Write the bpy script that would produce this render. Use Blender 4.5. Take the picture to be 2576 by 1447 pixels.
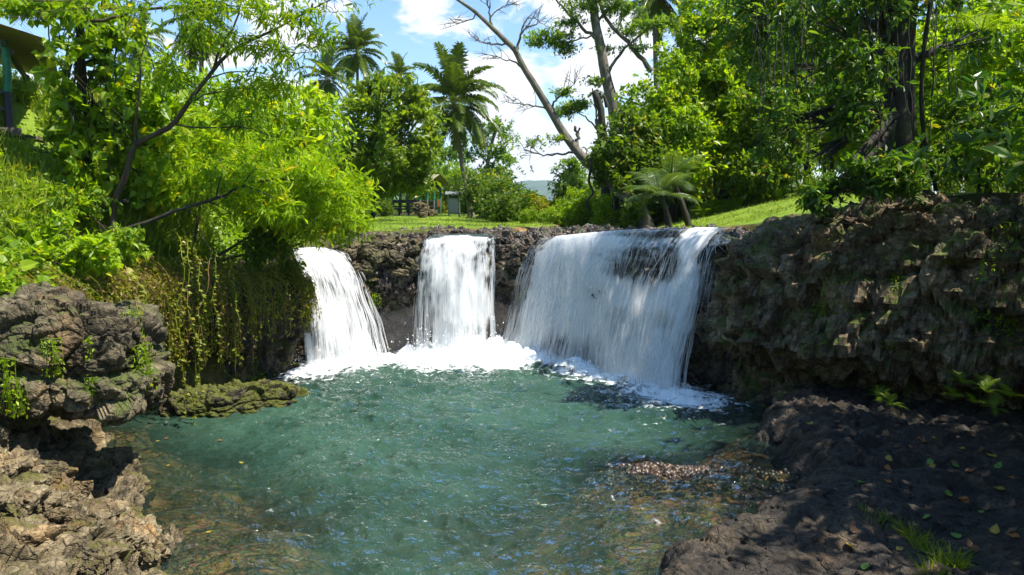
import bpy, math
import numpy as np
from mathutils import Vector, Matrix, Euler

for o in list(bpy.data.objects):
    bpy.data.objects.remove(o)
SC = bpy.context.scene
COL = SC.collection
R = math.radians

# ------------------------------------------------------------------ camera
F_PX, CU, CV, W_PX = 2022.0, 1288.0, 723.5, 2576.0   # focal length and centre, in photo pixels at 2576 wide
PITCH = R(5.75)
CAM = np.array([0.0, 0.0, 4.85])
cam = bpy.data.cameras.new('camera')
cam.sensor_width = 36.0
cam.lens = 36.0 * F_PX / W_PX
cam.clip_start = 0.1
cam.clip_end = 20000
camo = bpy.data.objects.new('camera', cam)
COL.objects.link(camo)
camo.location = CAM
camo.rotation_euler = (R(90) - PITCH, 0, 0)
SC.camera = camo

def ray(u, v):
    x = (u - CU) / F_PX
    z = -(v - CV) / F_PX
    c, s = math.cos(PITCH), math.sin(PITCH)
    return np.array([x, c + z * s, -s + z * c])

SET_BACK = 1.0              # farther or nearer planting of a whole group

def at(u, v, d):            # the point seen at (u, v) that lies d metres ahead
    r = ray(u, v)
    return CAM + r * (d * SET_BACK / r[1])

def on(u, v, z=0.0):        # the point seen at (u, v) that lies at height z
    r = ray(u, v)
    return CAM + r * ((z - CAM[2]) / r[2])

def pix(p):
    q = np.asarray(p, float) - CAM
    c, s = math.cos(PITCH), math.sin(PITCH)
    f = q[1] * c - q[2] * s
    upv = q[1] * s + q[2] * c
    return CU + F_PX * q[0] / f, CV - F_PX * upv / f

# ------------------------------------------------------------------ light
TO_SUN = np.array([0.44, -0.15, 0.88])
TO_SUN /= np.linalg.norm(TO_SUN)
SUN_EL = math.asin(TO_SUN[2])
SUN_AZ = math.atan2(TO_SUN[0], TO_SUN[1])      # clockwise from +Y
sun = bpy.data.lights.new('sun', 'SUN')
sun.energy = 5.0
sun.angle = R(0.53)
sun.color = (1.0, 0.94, 0.83)
suno = bpy.data.objects.new('sun', sun)
COL.objects.link(suno)
suno.rotation_euler = Vector(TO_SUN).to_track_quat('Z', 'Y').to_euler()

world = bpy.data.worlds.new('World')
SC.world = world
world.use_nodes = True
wt = world.node_tree
wt.nodes.clear()
WN, WL = wt.nodes.new, wt.links.new
wout = WN('ShaderNodeOutputWorld')
sky = WN('ShaderNodeTexSky')
sky.sky_type = 'NISHITA'
sky.sun_disc = False
sky.sun_elevation = SUN_EL
sky.sun_rotation = SUN_AZ
sky.air_density = 1.0
sky.dust_density = 0.25
sky.ozone_density = 1.6
hsv = WN('ShaderNodeHueSaturation')
hsv.inputs['Saturation'].default_value = 1.24
WL(sky.outputs[0], hsv.inputs['Color'])
bg = WN('ShaderNodeBackground')
bg.inputs['Strength'].default_value = 0.108
WL(hsv.outputs[0], bg.inputs['Color'])
# clouds: noise on the direction of view out into the sky, gathered into banks
tc = WN('ShaderNodeTexCoord')
def wmath(op, a, b=None, c=None, clamp=False):
    n = WN('ShaderNodeMath')
    n.operation = op
    n.use_clamp = clamp
    for i, x in enumerate((a, b, c)):
        if x is None:
            continue
        if isinstance(x, (int, float)):
            n.inputs[i].default_value = x
        else:
            WL(x, n.inputs[i])
    return n.outputs[0]
cn = WN('ShaderNodeTexNoise')
cn.inputs['Scale'].default_value = 10.0
cn.inputs['Detail'].default_value = 9
cn.inputs['Roughness'].default_value = 0.56
cn.inputs['Distortion'].default_value = 0.25
cmap = WN('ShaderNodeMapping')
cmap.inputs['Scale'].default_value = (1, 1, 1.7)
cmap.inputs['Location'].default_value = (0.33, 0.1, 0.2)
WL(tc.outputs['Generated'], cmap.inputs['Vector'])
WL(cmap.outputs[0], cn.inputs['Vector'])
banks = None
for (u, v, rad, amp) in [(1290, 15, .065, .26), (1120, 15, .05, .20), (1490, 130, .05, .32), (1410, 20, .05, .24), (1275, 240, .028, .30),
                         (1300, 345, .04, .28), (1430, 420, .07, .45), (1290, 430, .06, .34), (1520, 210, .045, .3), (1360, 180, .05, -.2), (1420, 300, .05, -.2), (770, 190, .07, .3), (1130, 330, .05, .1),
                         (620, 120, .06, .12), (300, 330, .12, .3), (1700, 60, .1, .2), (1560, 330, .12, .3), (1210, 300, .05, .2)]:
    d = ray(u, v)
    d = d / np.linalg.norm(d)
    vm = WN('ShaderNodeVectorMath')
    vm.operation = 'DISTANCE'
    WL(tc.outputs['Generated'], vm.inputs[0])
    vm.inputs[1].default_value = tuple(d)
    e = wmath('DIVIDE', vm.outputs['Value'], rad)
    e = wmath('MULTIPLY', e, e)
    e = wmath('MULTIPLY', e, -1.0)
    e = wmath('EXPONENT', e)
    e = wmath('MULTIPLY', e, amp * 0.42)
    banks = e if banks is None else wmath('ADD', banks, e)
cm = wmath('ADD', cn.outputs['Fac'], banks)
sep = WN('ShaderNodeSeparateXYZ')
WL(tc.outputs['Generated'], sep.inputs[0])
mr = WN('ShaderNodeMapRange')
mr.interpolation_type = 'SMOOTHSTEP'
mr.inputs['From Min'].default_value = 0.59
mr.inputs['From Max'].default_value = 0.70
WL(cm, mr.inputs['Value'])
cbg = WN('ShaderNodeBackground')
cbg.inputs['Color'].default_value = (1.0, 0.985, 0.97, 1)
cbg.inputs['Strength'].default_value = 0.62
wmix = WN('ShaderNodeMixShader')
WL(mr.outputs[0], wmix.inputs[0])
WL(bg.outputs[0], wmix.inputs[1])
WL(cbg.outputs[0], wmix.inputs[2])
WL(wmix.outputs[0], wout.inputs['Surface'])

SC.view_settings.view_transform = 'Standard'
SC.view_settings.look = 'None'
SC.view_settings.gamma = 1.0
SC.view_settings.exposure = 1.12
SC.render.engine = 'CYCLES'
cy = SC.cycles
cy.use_denoising = True
cy.max_bounces = 8
cy.diffuse_bounces = 5
cy.glossy_bounces = 2
cy.transmission_bounces = 4
cy.transparent_max_bounces = 12
cy.volume_bounces = 0
cy.caustics_reflective = False
cy.caustics_refractive = False
cy.sample_clamp_indirect = 6.0

# ------------------------------------------------------------------ numeric noise
def _h(ix, iy, iz, seed):
    with np.errstate(over='ignore'):
        h = (ix.astype(np.uint32) * np.uint32(374761393) + iy.astype(np.uint32) * np.uint32(668265263)
             + iz.astype(np.uint32) * np.uint32(2246822519) + np.uint32((seed * 974634777) & 0xffffffff))
        h = (h ^ (h >> np.uint32(13))) * np.uint32(1274126177)
        h = (h ^ (h >> np.uint32(16))) * np.uint32(2654435761)
        h = h ^ (h >> np.uint32(15))
    return h.astype(np.float64) / 4294967295.0

def vnoise(p, seed=0):
    i = np.floor(p).astype(np.int64)
    f = p - i
    f = f * f * f * (f * (f * 6 - 15) + 10)
    r = 0
    for dx in (0, 1):
        for dy in (0, 1):
            for dz in (0, 1):
                w = (f[:, 0] if dx else 1 - f[:, 0]) * (f[:, 1] if dy else 1 - f[:, 1]) * (f[:, 2] if dz else 1 - f[:, 2])
                r = r + w * _h(i[:, 0] + dx, i[:, 1] + dy, i[:, 2] + dz, seed)
    return r * 2 - 1

def fbm(p, octaves=4, seed=0, gain=0.5, lac=2.03):
    a, s, t = 1.0, 0.0, 0.0
    q = np.asarray(p, float)
    for k in range(octaves):
        s = s + a * vnoise(q, seed + k * 17)
        t += a
        a *= gain
        q = q * lac + 13.7
    return s / t

def worley(p, seed=0, full=False):
    i = np.floor(p).astype(np.int64)
    n = len(p)
    f1 = np.full(n, 9.0)
    f2 = np.full(n, 9.0)
    cid = np.zeros(n)
    vec = np.zeros((n, 3))
    tilt = np.zeros((n, 3))
    for dx in (-1, 0, 1):
        for dy in (-1, 0, 1):
            for dz in (-1, 0, 1):
                c = i + np.array([dx, dy, dz])
                q = np.stack([_h(c[:, 0], c[:, 1], c[:, 2], seed + k) for k in (1, 2, 3)], 1)
                e = p - (c + q)
                d = np.sqrt((e ** 2).sum(1))
                r = _h(c[:, 0], c[:, 1], c[:, 2], seed + 9)
                closer = d < f1
                f2 = np.where(closer, f1, np.minimum(f2, d))
                cid = np.where(closer, r, cid)
                if full:
                    vec = np.where(closer[:, None], e, vec)
                    tl = np.stack([_h(c[:, 0], c[:, 1], c[:, 2], seed + k) for k in (11, 12, 13)], 1) * 2 - 1
                    tilt = np.where(closer[:, None], tl, tilt)
                f1 = np.where(closer, d, f1)
    return (f1, f2, cid, (vec * tilt).sum(1)) if full else (f1, f2, cid)

def sstep(a, b, x):
    t = np.clip((np.asarray(x, float) - a) / (b - a), 0, 1)
    return t * t * (3 - 2 * t)

def rockiness(p, big=0.35, block=0.16, cell=0.5, crack=0.10, fine=0.035, seed=0, strata=1.5, pits=0.0, ledge=0.0):
    """metres of relief at the points p: swells, broken blocks with cracks between them, grain"""
    q = p + 0.14 * np.stack([fbm(p * 0.9 + s, 2, seed + s) for s in (3, 7, 11)], 1)
    d = big * fbm(q * 0.55, 4, seed)
    f1, f2, c, tl = worley(q * np.array([1, 1, strata]) / cell, seed + 2, True)
    d = d + block * (0.8 * (c - 0.5) + 0.60 * tl) - crack * np.exp(-(f2 - f1) * 14)
    f1, f2, c, tl = worley(q * np.array([1, 1, strata]) / (cell * 0.40), seed + 5, True)
    d = d + 0.40 * block * (0.8 * (c - 0.5) + 0.65 * tl) - 0.40 * crack * np.exp(-(f2 - f1) * 12)
    f1, f2, c, tl = worley(q * np.array([1, 1, strata]) / (cell * 0.17), seed + 6, True)
    d = d + 0.10 * block * (0.8 * (c - 0.5) + 0.8 * tl)
    d = d + fine * fbm(p * 6.5, 3, seed + 8, 0.6)
    if ledge:
        s = p[:, 2] / 0.85 + 0.9 * fbm(p * np.array([.45, .45, .3]), 3, seed + 31)
        s = s - np.floor(s)
        d = d + ledge * (np.where(s > 0.18, 1.0 - 0.55 * (s - .18) / .82, s / 0.18 * 1.0) - 0.6)
    if pits:
        f1, f2, c = worley(p / 0.16, seed + 21)
        d = d - pits * np.clip(0.55 - f1, 0, 1)
    return d

def catmull(pts, n):
    pts = np.asarray(pts, float)
    P = np.vstack([2 * pts[0] - pts[1], pts, 2 * pts[-1] - pts[-2]])
    seg = np.linalg.norm(np.diff(pts, axis=0), axis=1)
    cum = np.concatenate([[0], np.cumsum(seg)])
    s = np.linspace(0, cum[-1], n)
    k = np.clip(np.searchsorted(cum, s, side='right') - 1, 0, len(pts) - 2)
    t = ((s - cum[k]) / seg[k])[:, None]
    p0, p1, p2, p3 = P[k], P[k + 1], P[k + 2], P[k + 3]
    return 0.5 * ((2 * p1) + (-p0 + p2) * t + (2 * p0 - 5 * p1 + 4 * p2 - p3) * t ** 2 + (-p0 + 3 * p1 - 3 * p2 + p3) * t ** 3)

def poly_sd(x, y, poly):
    """signed distance to a closed polygon, positive inside"""
    poly = np.asarray(poly, float)
    x = np.asarray(x, float)
    y = np.asarray(y, float)
    d = np.full(x.shape, 1e9)
    inside = np.zeros(x.shape, bool)
    for a, b in zip(poly, np.roll(poly, -1, axis=0)):
        e = b - a
        wx, wy = x - a[0], y - a[1]
        t = np.clip((wx * e[0] + wy * e[1]) / (e @ e), 0, 1)
        d = np.minimum(d, np.hypot(wx - t * e[0], wy - t * e[1]))
        c = ((a[1] > y) != (b[1] > y))
        xi = a[0] + (y - a[1]) * e[0] / (e[1] if abs(e[1]) > 1e-12 else 1e-12)
        inside ^= c & (x < xi)
    return np.where(inside, d, -d)

def line_dist(x, y, line):
    d = np.full(np.shape(x), 1e9)
    line = np.asarray(line, float)[:, :2]
    for a, b in zip(line[:-1], line[1:]):
        e = b - a
        t = np.clip(((x - a[0]) * e[0] + (y - a[1]) * e[1]) / (e @ e), 0, 1)
        d = np.minimum(d, np.hypot(x - a[0] - t * e[0], y - a[1] - t * e[1]))
    return d

def unit(a):
    return a / np.maximum(np.linalg.norm(a, axis=-1, keepdims=True), 1e-9)

# ------------------------------------------------------------------ objects
def tag(o, label=None, cat=None, group=None, kind=None):
    if label: o['label'] = label
    if cat: o['category'] = cat
    if group: o['group'] = group
    if kind: o['kind'] = kind
    return o

def empty(name, loc, label=None, cat=None, group=None):
    o = bpy.data.objects.new(name, None)
    o.empty_display_size = 0.3
    COL.objects.link(o)
    o.location = tuple(float(c) for c in loc)
    return tag(o, label, cat, group)

def make_mesh(name, verts, faces, mat, smooth=False, attrs=None, uv=None):
    """faces: list of (n,3) / (n,4) index arrays; attrs: name -> per-face or per-vertex floats"""
    verts = np.asarray(verts, np.float32).reshape(-1, 3)
    faces = [np.asarray(f, np.int32) for f in faces if len(f)]
    me = bpy.data.meshes.new(name)
    me.vertices.add(len(verts))
    me.vertices.foreach_set('co', verts.ravel())
    idx = np.concatenate([f.ravel() for f in faces])
    size = np.concatenate([np.full(len(f), f.shape[1], np.int32) for f in faces])
    start = np.concatenate([[0], np.cumsum(size)[:-1]]).astype(np.int32)
    me.loops.add(len(idx))
    me.loops.foreach_set('vertex_index', idx)
    me.polygons.add(len(size))
    me.polygons.foreach_set('loop_start', start)
    me.polygons.foreach_set('use_smooth', np.full(len(size), bool(smooth)))
    for k, a in (attrs or {}).items():
        a = np.asarray(a, np.float32)
        at_ = me.attributes.new(k, 'FLOAT', 'POINT' if len(a) == len(verts) else 'FACE')
        at_.data.foreach_set('value', a)
    if uv is not None:
        l = me.uv_layers.new(name='uv')
        l.data.foreach_set('uv', np.asarray(uv, np.float32)[idx].ravel())
    me.update(calc_edges=True)
    me.validate()
    for m in (mat if isinstance(mat, (list, tuple)) else [mat]):
        me.materials.append(m)
    return me

def link(name, me, parent=None, loc=(0, 0, 0)):
    o = bpy.data.objects.new(name, me)
    COL.objects.link(o)
    if parent is not None:
        o.parent = parent
    o.location = tuple(float(c) for c in loc)
    return o

class Bag:
    """verts and faces collected into one mesh"""
    def __init__(self):
        self.v, self.f, self.n, self.a = [], [], 0, []
    def add(self, v, fs, rnd=0.5):
        v = np.asarray(v, float).reshape(-1, 3)
        self.v.append(v)
        for f in fs:
            f = np.asarray(f, int)
            if len(f):
                self.f.append(f + self.n)
                self.a.append(np.full(len(f), rnd) if np.isscalar(rnd) else np.asarray(rnd))
        self.n += len(v)
        return self
    def box(self, c, s, rot=None, rnd=0.5, bevel=0.0):
        x, y, z = [k / 2 for k in s]
        v = np.array([[sx * x, sy * y, sz * z] for sz in (-1, 1) for sy in (-1, 1) for sx in (-1, 1)])
        if rot is not None:
            v = v @ np.array(Euler(rot).to_matrix()).T
        return self.add(v + np.asarray(c), [[[0, 2, 3, 1], [4, 5, 7, 6], [0, 1, 5, 4], [2, 6, 7, 3], [0, 4, 6, 2], [1, 3, 7, 5]]], rnd)
    def beam(self, a, b, w, h, rnd=0.5):
        a, b = np.asarray(a, float), np.asarray(b, float)
        d = unit(b - a)
        s = unit(np.cross(d, [0, 0, 1.0])) if abs(d[2]) < .99 else np.array([1.0, 0, 0])
        t = np.cross(s, d)
        v = [p + s * sx * w / 2 + t * sz * h / 2 for p in (a, b) for sz in (-1, 1) for sx in (-1, 1)]
        return self.add(v, [[[0, 1, 3, 2], [4, 6, 7, 5], [0, 4, 5, 1], [1, 5, 7, 3], [3, 7, 6, 2], [2, 6, 4, 0]]], rnd)
    def tube(self, pts, rad, sides=6, cap=True, rnd=0.5, wob=0.0, seed=0):
        pts = np.asarray(pts, float)
        n = len(pts)
        rad = np.broadcast_to(np.asarray(rad, float), (n,))
        tan = unit(np.gradient(pts, axis=0))
        ref = np.array([0.31, 0.95, 0.07])
        s = unit(np.cross(tan, ref))
        t = np.cross(tan, s)
        ang = np.arange(sides) * 2 * np.pi / sides
        ring = (np.cos(ang)[None, :, None] * s[:, None, :] + np.sin(ang)[None, :, None] * t[:, None, :])
        rr = rad[:, None, None] * np.ones((n, sides, 1))
        if wob:
            rr = rr * (1 + wob * (np.random.default_rng(seed).random((n, sides, 1)) - 0.5))
        v = (pts[:, None, :] + ring * rr).reshape(-1, 3)
        i = np.arange(n - 1)[:, None] * sides
        j = np.arange(sides)[None, :]
        k = (j + 1) % sides
        f = np.stack([i + j, i + k, i + sides + k, i + sides + j], -1).reshape(-1, 4)
        fs = [f]
        if cap and sides > 2:
            v = np.vstack([v, pts[-1] + tan[-1] * rad[-1] * .6])
            b = (n - 1) * sides
            fs.append(np.stack([b + np.arange(sides), b + (np.arange(sides) + 1) % sides, np.full(sides, n * sides)], 1))
        return self.add(v, fs, rnd)
    def mesh(self, name, mat, smooth=False, off=(0, 0, 0)):
        v = np.concatenate(self.v) - np.asarray(off, float)
        return make_mesh(name, v, self.f, mat, smooth, {'rnd': np.concatenate(self.a)})
    def obj(self, name, mat, parent=None, smooth=False):
        off = np.array(parent.location) if parent is not None else 0 * CAM
        if parent is not None and parent.parent is not None:
            off = off + np.array(parent.parent.location)
        return link(name, self.mesh(name, mat, smooth, off), parent)

def kids(o):
    return list(o.children)

def copy_tree(o, parent=None):
    c = o.copy()
    COL.objects.link(c)
    c.parent = parent
    for ch in kids(o):
        copy_tree(ch, c)
    return c

def grid_faces(n, m):
    i = np.arange(n - 1)[:, None] * m
    j = np.arange(m - 1)[None, :]
    return np.stack([i + j, i + j + 1, i + m + j + 1, i + m + j], -1).reshape(-1, 4)

# ------------------------------------------------------------------ materials
class NT:
    def __init__(self, name):
        self.m = bpy.data.materials.new(name)
        self.m.use_nodes = True
        self.t = self.m.node_tree
        self.t.nodes.clear()
        self.out = self.t.nodes.new('ShaderNodeOutputMaterial')
    def put(self, sock, x):
        if hasattr(x, 'is_linked') or isinstance(x, bpy.types.NodeSocket):
            self.t.links.new(x, sock)
        elif isinstance(x, (tuple, list)) and len(x) == 3 and sock.type == 'RGBA':
            sock.default_value = (*x, 1)
        else:
            sock.default_value = x
    def node(self, kind, out=0, props=None, **ins):
        n = self.t.nodes.new(kind)
        for k, x in (props or {}).items():
            setattr(n, k, x)
        for k, x in ins.items():
            key = int(k[1:]) if k[0] == 'i' and k[1:].isdigit() else k.replace('_', ' ')
            self.put(n.inputs[key], x)
        return n.outputs[out]
    def math(self, op, a, b=0.0, c=0.0, clamp=False):
        return self.node('ShaderNodeMath', 0, {'operation': op, 'use_clamp': clamp}, i0=a, i1=b, i2=c)
    def noise(self, vec, scale, detail=4, rough=0.55, dist=0.0, out=0):
        return self.node('ShaderNodeTexNoise', out, None, Vector=vec, Scale=scale, Detail=detail, Roughness=rough, Distortion=dist)
    def ramp(self, fac, stops, interp='LINEAR'):
        n = self.t.nodes.new('ShaderNodeValToRGB')
        n.color_ramp.interpolation = interp
        e = n.color_ramp.elements
        while len(e) < len(stops):
            e.new(0.5)
        for el, (p, c) in zip(e, stops):
            el.position = p
            el.color = (*c, 1) if len(c) == 3 else c
        self.put(n.inputs[0], fac)
        return n.outputs[0]
    def mixc(self, f, a, b, blend='MIX'):
        n = self.t.nodes.new('ShaderNodeMix')
        n.data_type = 'RGBA'
        n.blend_type = blend
        self.put(n.inputs[0], f)
        self.put(n.inputs[6], a)
        self.put(n.inputs[7], b)
        return n.outputs[2]
    def rng(self, x, a, b, c=0.0, d=1.0, smooth=True):
        n = self.t.nodes.new('ShaderNodeMapRange')
        n.interpolation_type = 'SMOOTHSTEP' if smooth else 'LINEAR'
        for k, v in zip(('Value', 'From Min', 'From Max', 'To Min', 'To Max'), (x, a, b, c, d)):
            self.put(n.inputs[k], v)
        return n.outputs[0]
    def attr(self, name):
        n = self.t.nodes.new('ShaderNodeAttribute')
        n.attribute_name = name
        return n.outputs['Fac']
    def pos(self):
        return self.t.nodes.new('ShaderNodeNewGeometry').outputs['Position']
    def objco(self):
        return self.t.nodes.new('ShaderNodeTexCoord').outputs['Object']
    def scaled(self, vec, s):
        return self.node('ShaderNodeMapping', 0, None, Vector=vec, Scale=s)
    def nz(self):
        n = self.t.nodes.new('ShaderNodeSeparateXYZ')
        self.put(n.inputs[0], self.t.nodes.new('ShaderNodeNewGeometry').outputs['Normal'])
        return n.outputs['Z']
    def bump(self, h, strength=0.5, dist=0.05, normal=None):
        n = self.t.nodes.new('ShaderNodeBump')
        n.inputs['Strength'].default_value = strength
        n.inputs['Distance'].default_value = dist
        self.put(n.inputs['Height'], h)
        if normal is not None:
            self.put(n.inputs['Normal'], normal)
        return n.outputs[0]
    def pbr(self, col, rough=0.8, normal=None, **kw):
        n = self.t.nodes.new('ShaderNodeBsdfPrincipled')
        self.put(n.inputs['Base Color'], col)
        self.put(n.inputs['Roughness'], rough)
        if normal is not None:
            self.put(n.inputs['Normal'], normal)
        for k, x in kw.items():
            self.put(n.inputs[k.replace('_', ' ')], x)
        return n.outputs[0]
    def mixs(self, f, a, b):
        return self.node('ShaderNodeMixShader', 0, None, i0=f, i1=a, i2=b)
    def done(self, s):
        self.t.links.new(s, self.out.inputs['Surface'])
        return self.m

def leaf_mat(name, stops, trans=0.42, rough=0.42, warm=(1.6, 1.5, 0.5), spec=0.45):
    trans = min(0.62, trans + 0.12)
    n = NT(name)
    c = n.ramp(n.attr('rnd'), stops)
    v = n.noise(n.pos(), 0.9, 3)
    c = n.mixc(n.rng(v, 0.3, 0.7), c, n.mixc(1.0, c, (0.72, 0.80, 0.75), 'MULTIPLY'))
    front = n.pbr(c, rough, Specular_IOR_Level=spec)
    tl = n.node('ShaderNodeBsdfTranslucent', 0, None, Color=n.mixc(1.0, c, warm, 'MULTIPLY'))
    return n.done(n.mixs(trans, front, tl))

def bark_mat(name, c0, c1, moss=0.0, scale=6.0, stretch=0.25):
    n = NT(name)
    p = n.scaled(n.pos(), (1, 1, stretch))
    a = n.noise(p, scale, 6, 0.65)
    c = n.ramp(a, [(0.3, c0), (0.7, c1)])
    if moss:
        b = n.noise(n.pos(), 2.2, 4)
        c = n.mixc(n.math('MULTIPLY', n.rng(b, 0.45, 0.62), moss), c, (0.045, 0.075, 0.012))
    return n.done(n.pbr(c, 0.85, n.bump(a, 0.6, 0.03)))

def rock_mat(name, dark, mid, light, moss=0.4, mosscol=(0.055, 0.075, 0.012), wet=0.0, scale=1.0, warm=0.0, rough=0.82, low=None):
    n = NT(name)
    p = n.pos()
    a = n.noise(p, 1.3 * scale, 6, 0.62, 0.3)
    b = n.noise(n.scaled(p, (1, 1, 1.6)), 7 * scale, 7, 0.68)
    g = n.noise(p, 38 * scale, 4, 0.6)
    c = n.ramp(n.math('ADD', n.math('MULTIPLY', a, 0.55), n.math('MULTIPLY', b, 0.45)), [(0.38, dark), (0.5, mid), (0.61, light)])
    c = n.mixc(n.rng(n.noise(p, 0.8 * scale, 3), 0.52, 0.7, 0, 0.55 + warm), c, n.mixc(1.0, c, (1.25, 0.92, 0.62), 'MULTIPLY'))
    c = n.mixc(n.rng(g, 0.35, 0.7, 0, 0.45), c, n.mixc(1.0, c, (0.55, 0.55, 0.56), 'MULTIPLY'))
    # wet band at the waterline
    zs = n.t.nodes.new('ShaderNodeSeparateXYZ')
    n.put(zs.inputs[0], p)
    wl = n.rng(n.math('ADD', zs.outputs['Z'], n.math('MULTIPLY', n.math('SUBTRACT', n.noise(p, 2.6, 4), 0.5), 0.35)), 0.06, 0.20, 1.0, 0.0)
    c = n.mixc(wl, c, n.mixc(1.0, c, (0.42, 0.42, 0.40), 'MULTIPLY'))
    # joints in the stone, with dirt in them
    wp_ = n.node('ShaderNodeVectorMath', 0, {'operation': 'ADD'}, i0=p, i1=n.node('ShaderNodeVectorMath', 0, {'operation': 'SCALE'}, i0=n.noise(p, 1.6, 3, out=1), Scale=0.5))
    jt = n.node('ShaderNodeTexVoronoi', 0, {'feature': 'DISTANCE_TO_EDGE'}, Vector=n.scaled(wp_, (1, 1, 0.75)), Scale=2.6 * scale)
    jt2 = n.node('ShaderNodeTexVoronoi', 0, {'feature': 'DISTANCE_TO_EDGE'}, Vector=wp_, Scale=7.5 * scale)
    joint = n.math('MULTIPLY', n.rng(jt, 0.0, 0.035), n.rng(jt2, 0.0, 0.05, 0.55, 1.0))
    c = n.mixc(n.math('MULTIPLY', n.math('SUBTRACT', 1.0, joint), 0.6), c, (0.015, 0.012, 0.009))
    # lichen flecks
    lf = n.noise(p, 11 * scale, 3, 0.7, 0.5)
    c = n.mixc(n.rng(lf, 0.64, 0.70, 0, 0.35), c, tuple(min(0.5, 1.7 * k) for k in light))
    if moss:
        mn = n.math('ADD', n.noise(p, 1.9, 6, 0.66), n.math('MULTIPLY', n.nz(), 0.10))
        mf = n.rng(mn, 0.66 - 0.22 * moss, 0.74 - 0.18 * moss)
        mc = n.mixc(n.noise(p, 17, 4, 0.7), tuple(0.5 * k for k in mosscol), tuple(1.8 * k for k in mosscol))
        c = n.mixc(n.math('MULTIPLY', mf, 0.85), c, mc)
    h = n.math('ADD', n.math('ADD', n.math('MULTIPLY', b, 1.0), n.math('MULTIPLY', g, 0.35)), n.math('MULTIPLY', joint, 0.5))
    nm = n.bump(h, 0.75, 0.06)
    r = rough
    if wet:
        wn = n.noise(p, 3.0, 4)
        r = n.rng(wn, 0.35, 0.65, rough - 0.55 * wet, rough)
    return n.done(n.pbr(c, r, nm, Specular_IOR_Level=0.35 + 0.3 * wet))

# ================================================================== the lie of the land
BASIN = [(-10.8, 2), (-10.8, 11.8), (-10.2, 13.2), (-10.0, 14.4), (-9.9, 16.2), (-9.6, 18.0), (-8.8, 19.8), (-8.0, 21.2), (-7.0, 22.5), (-6.8, 23.4), (-7.2, 24.2), (-7.6, 24.8), (-6.9, 25.8),
         (-6, 26.5), (-4.6, 26.9), (-2.7, 27.2), (-0.4, 27.1), (0.9, 26.7), (2.0, 25.9), (3.9, 24.2), (6.0, 22.5), (7.3, 21.6), (7.5, 20.8),
         (8.0, 20.1), (9.2, 19.1), (10.8, 17.8), (12.5, 16.4), (14.7, 14.1), (17.5, 11), (19.5, 5), (19.5, 2)]
SHORE_L = [(-2.2, 5), (-3.3, 8), (-4.35, 10.6), (-5.3, 12), (-6.5, 13.7), (-7.4, 15.0), (-8.4, 16.5), (-9.6, 17.4)]
SHORE_R = [(6.3, 19.4), (5.9, 18.2), (5.4, 17.1), (5.15, 16.3), (5.05, 15.2), (5.2, 14.2), (5.35, 13.5), (4.8, 12.95), (4.2, 12.4), (3.5, 11.85), (2.85, 11.2),
           (2.1, 10.4), (1.5, 9.2), (1.0, 7.5), (0.6, 5)]
SLOPE = [(x - 0.28, y) for x, y in SHORE_L] + [(-12.5, 17.4), (-12.5, 5)]
SHELF = SHORE_R + [(22, 5), (22, 14), (13, 16.5), (9, 19), (7.5, 20.2)]
RIVER = [(-2.8, 26.0), (-0.6, 26.1), (-0.35, 26.9), (1.2, 26.5), (1.5, 25.05), (5.7, 21.2), (6.4, 22.4), (5.4, 26), (5.2, 30), (7.5, 40), (15, 60), (11, 60), (4.2, 42), (1.6, 32), (-0.5, 28.6), (-2.8, 27.3)]
RIVER_Z = 3.95
POOL = SHORE_L[::1] + [(-8.6, 19.0), (-6.6, 22.2), (-6.2, 25.3), (-3, 26.4), (0.3, 26.1), (4.6, 22.0), (5.2, 20.6)] + SHORE_R

def plateau(x, y):
    z = 4.08 + 0.003 * np.clip(y - 27, 0, 100) + 1.12 * sstep(4.8, 11.0, x) * sstep(70, 30, y)
    z = z - 0.78 * sstep(-3.6, -6.2, x) * sstep(28.5, 24.5, y)
    z = z + np.clip(-poly_sd(x, y, BASIN) - 0.35, 0, 3.8) * 1.14 * sstep(-6.9, -8.4, x) * sstep(36, 24, y)
    z = z + 0.12 * sstep(-1, -4, x) * sstep(27, 32, y)
    z = z + 1.15 * np.exp(-((x + 9.75) / 1.5) ** 2 - ((y - 18.6) / 1.7) ** 2)
    return z

def bed(x, y):
    d = np.clip(poly_sd(x, y, POOL), 0, 9)
    h = -0.25 - 2.0 * sstep(0.0, 3.2, d)
    def shoal(cx, cy, rx, ry, top, h):
        k = np.exp(-(((x - cx) / rx) ** 2 + ((y - cy) / ry) ** 2))
        return h * (1 - k) + top * k
    h = shoal(2.7, 13.1, 3.6, 3.0, -0.08, h)
    h = shoal(2.5, 14.45, 1.5, 0.6, 0.05, h)
    h = shoal(4.2, 14.3, 1.2, 0.8, -0.03, h)
    h = shoal(-4.2, 11.6, 2.1, 2.0, -0.22, h)
    h = shoal(0.5, 11.0, 2.2, 1.3, -0.5, h)
    h = shoal(-5.6, 14.6, 1.0, 1.0, -0.5, h)
    return h

def land(x, y):
    x, y = np.asarray(x, float), np.asarray(y, float)
    p = np.stack([x, y, 0 * x], -1).reshape(-1, 3)
    n = fbm(p * 0.5, 3, 5).reshape(x.shape)
    m = sstep(0.05, -0.45, poly_sd(x, y, BASIN))
    r = sstep(-0.3, 0.7, poly_sd(x, y, RIVER))
    up = plateau(x, y) + 0.10 * n
    up = up * (1 - r) + (RIVER_Z - 0.28 + 0.05 * n) * r
    lo = bed(x, y) + 0.06 * n
    far = sstep(300, 2500, y) * 10
    return lo * (1 - m) + up * m + far

def axis(parts):
    return np.unique(np.concatenate([np.arange(a, b, s) for a, b, s in parts]))

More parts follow.
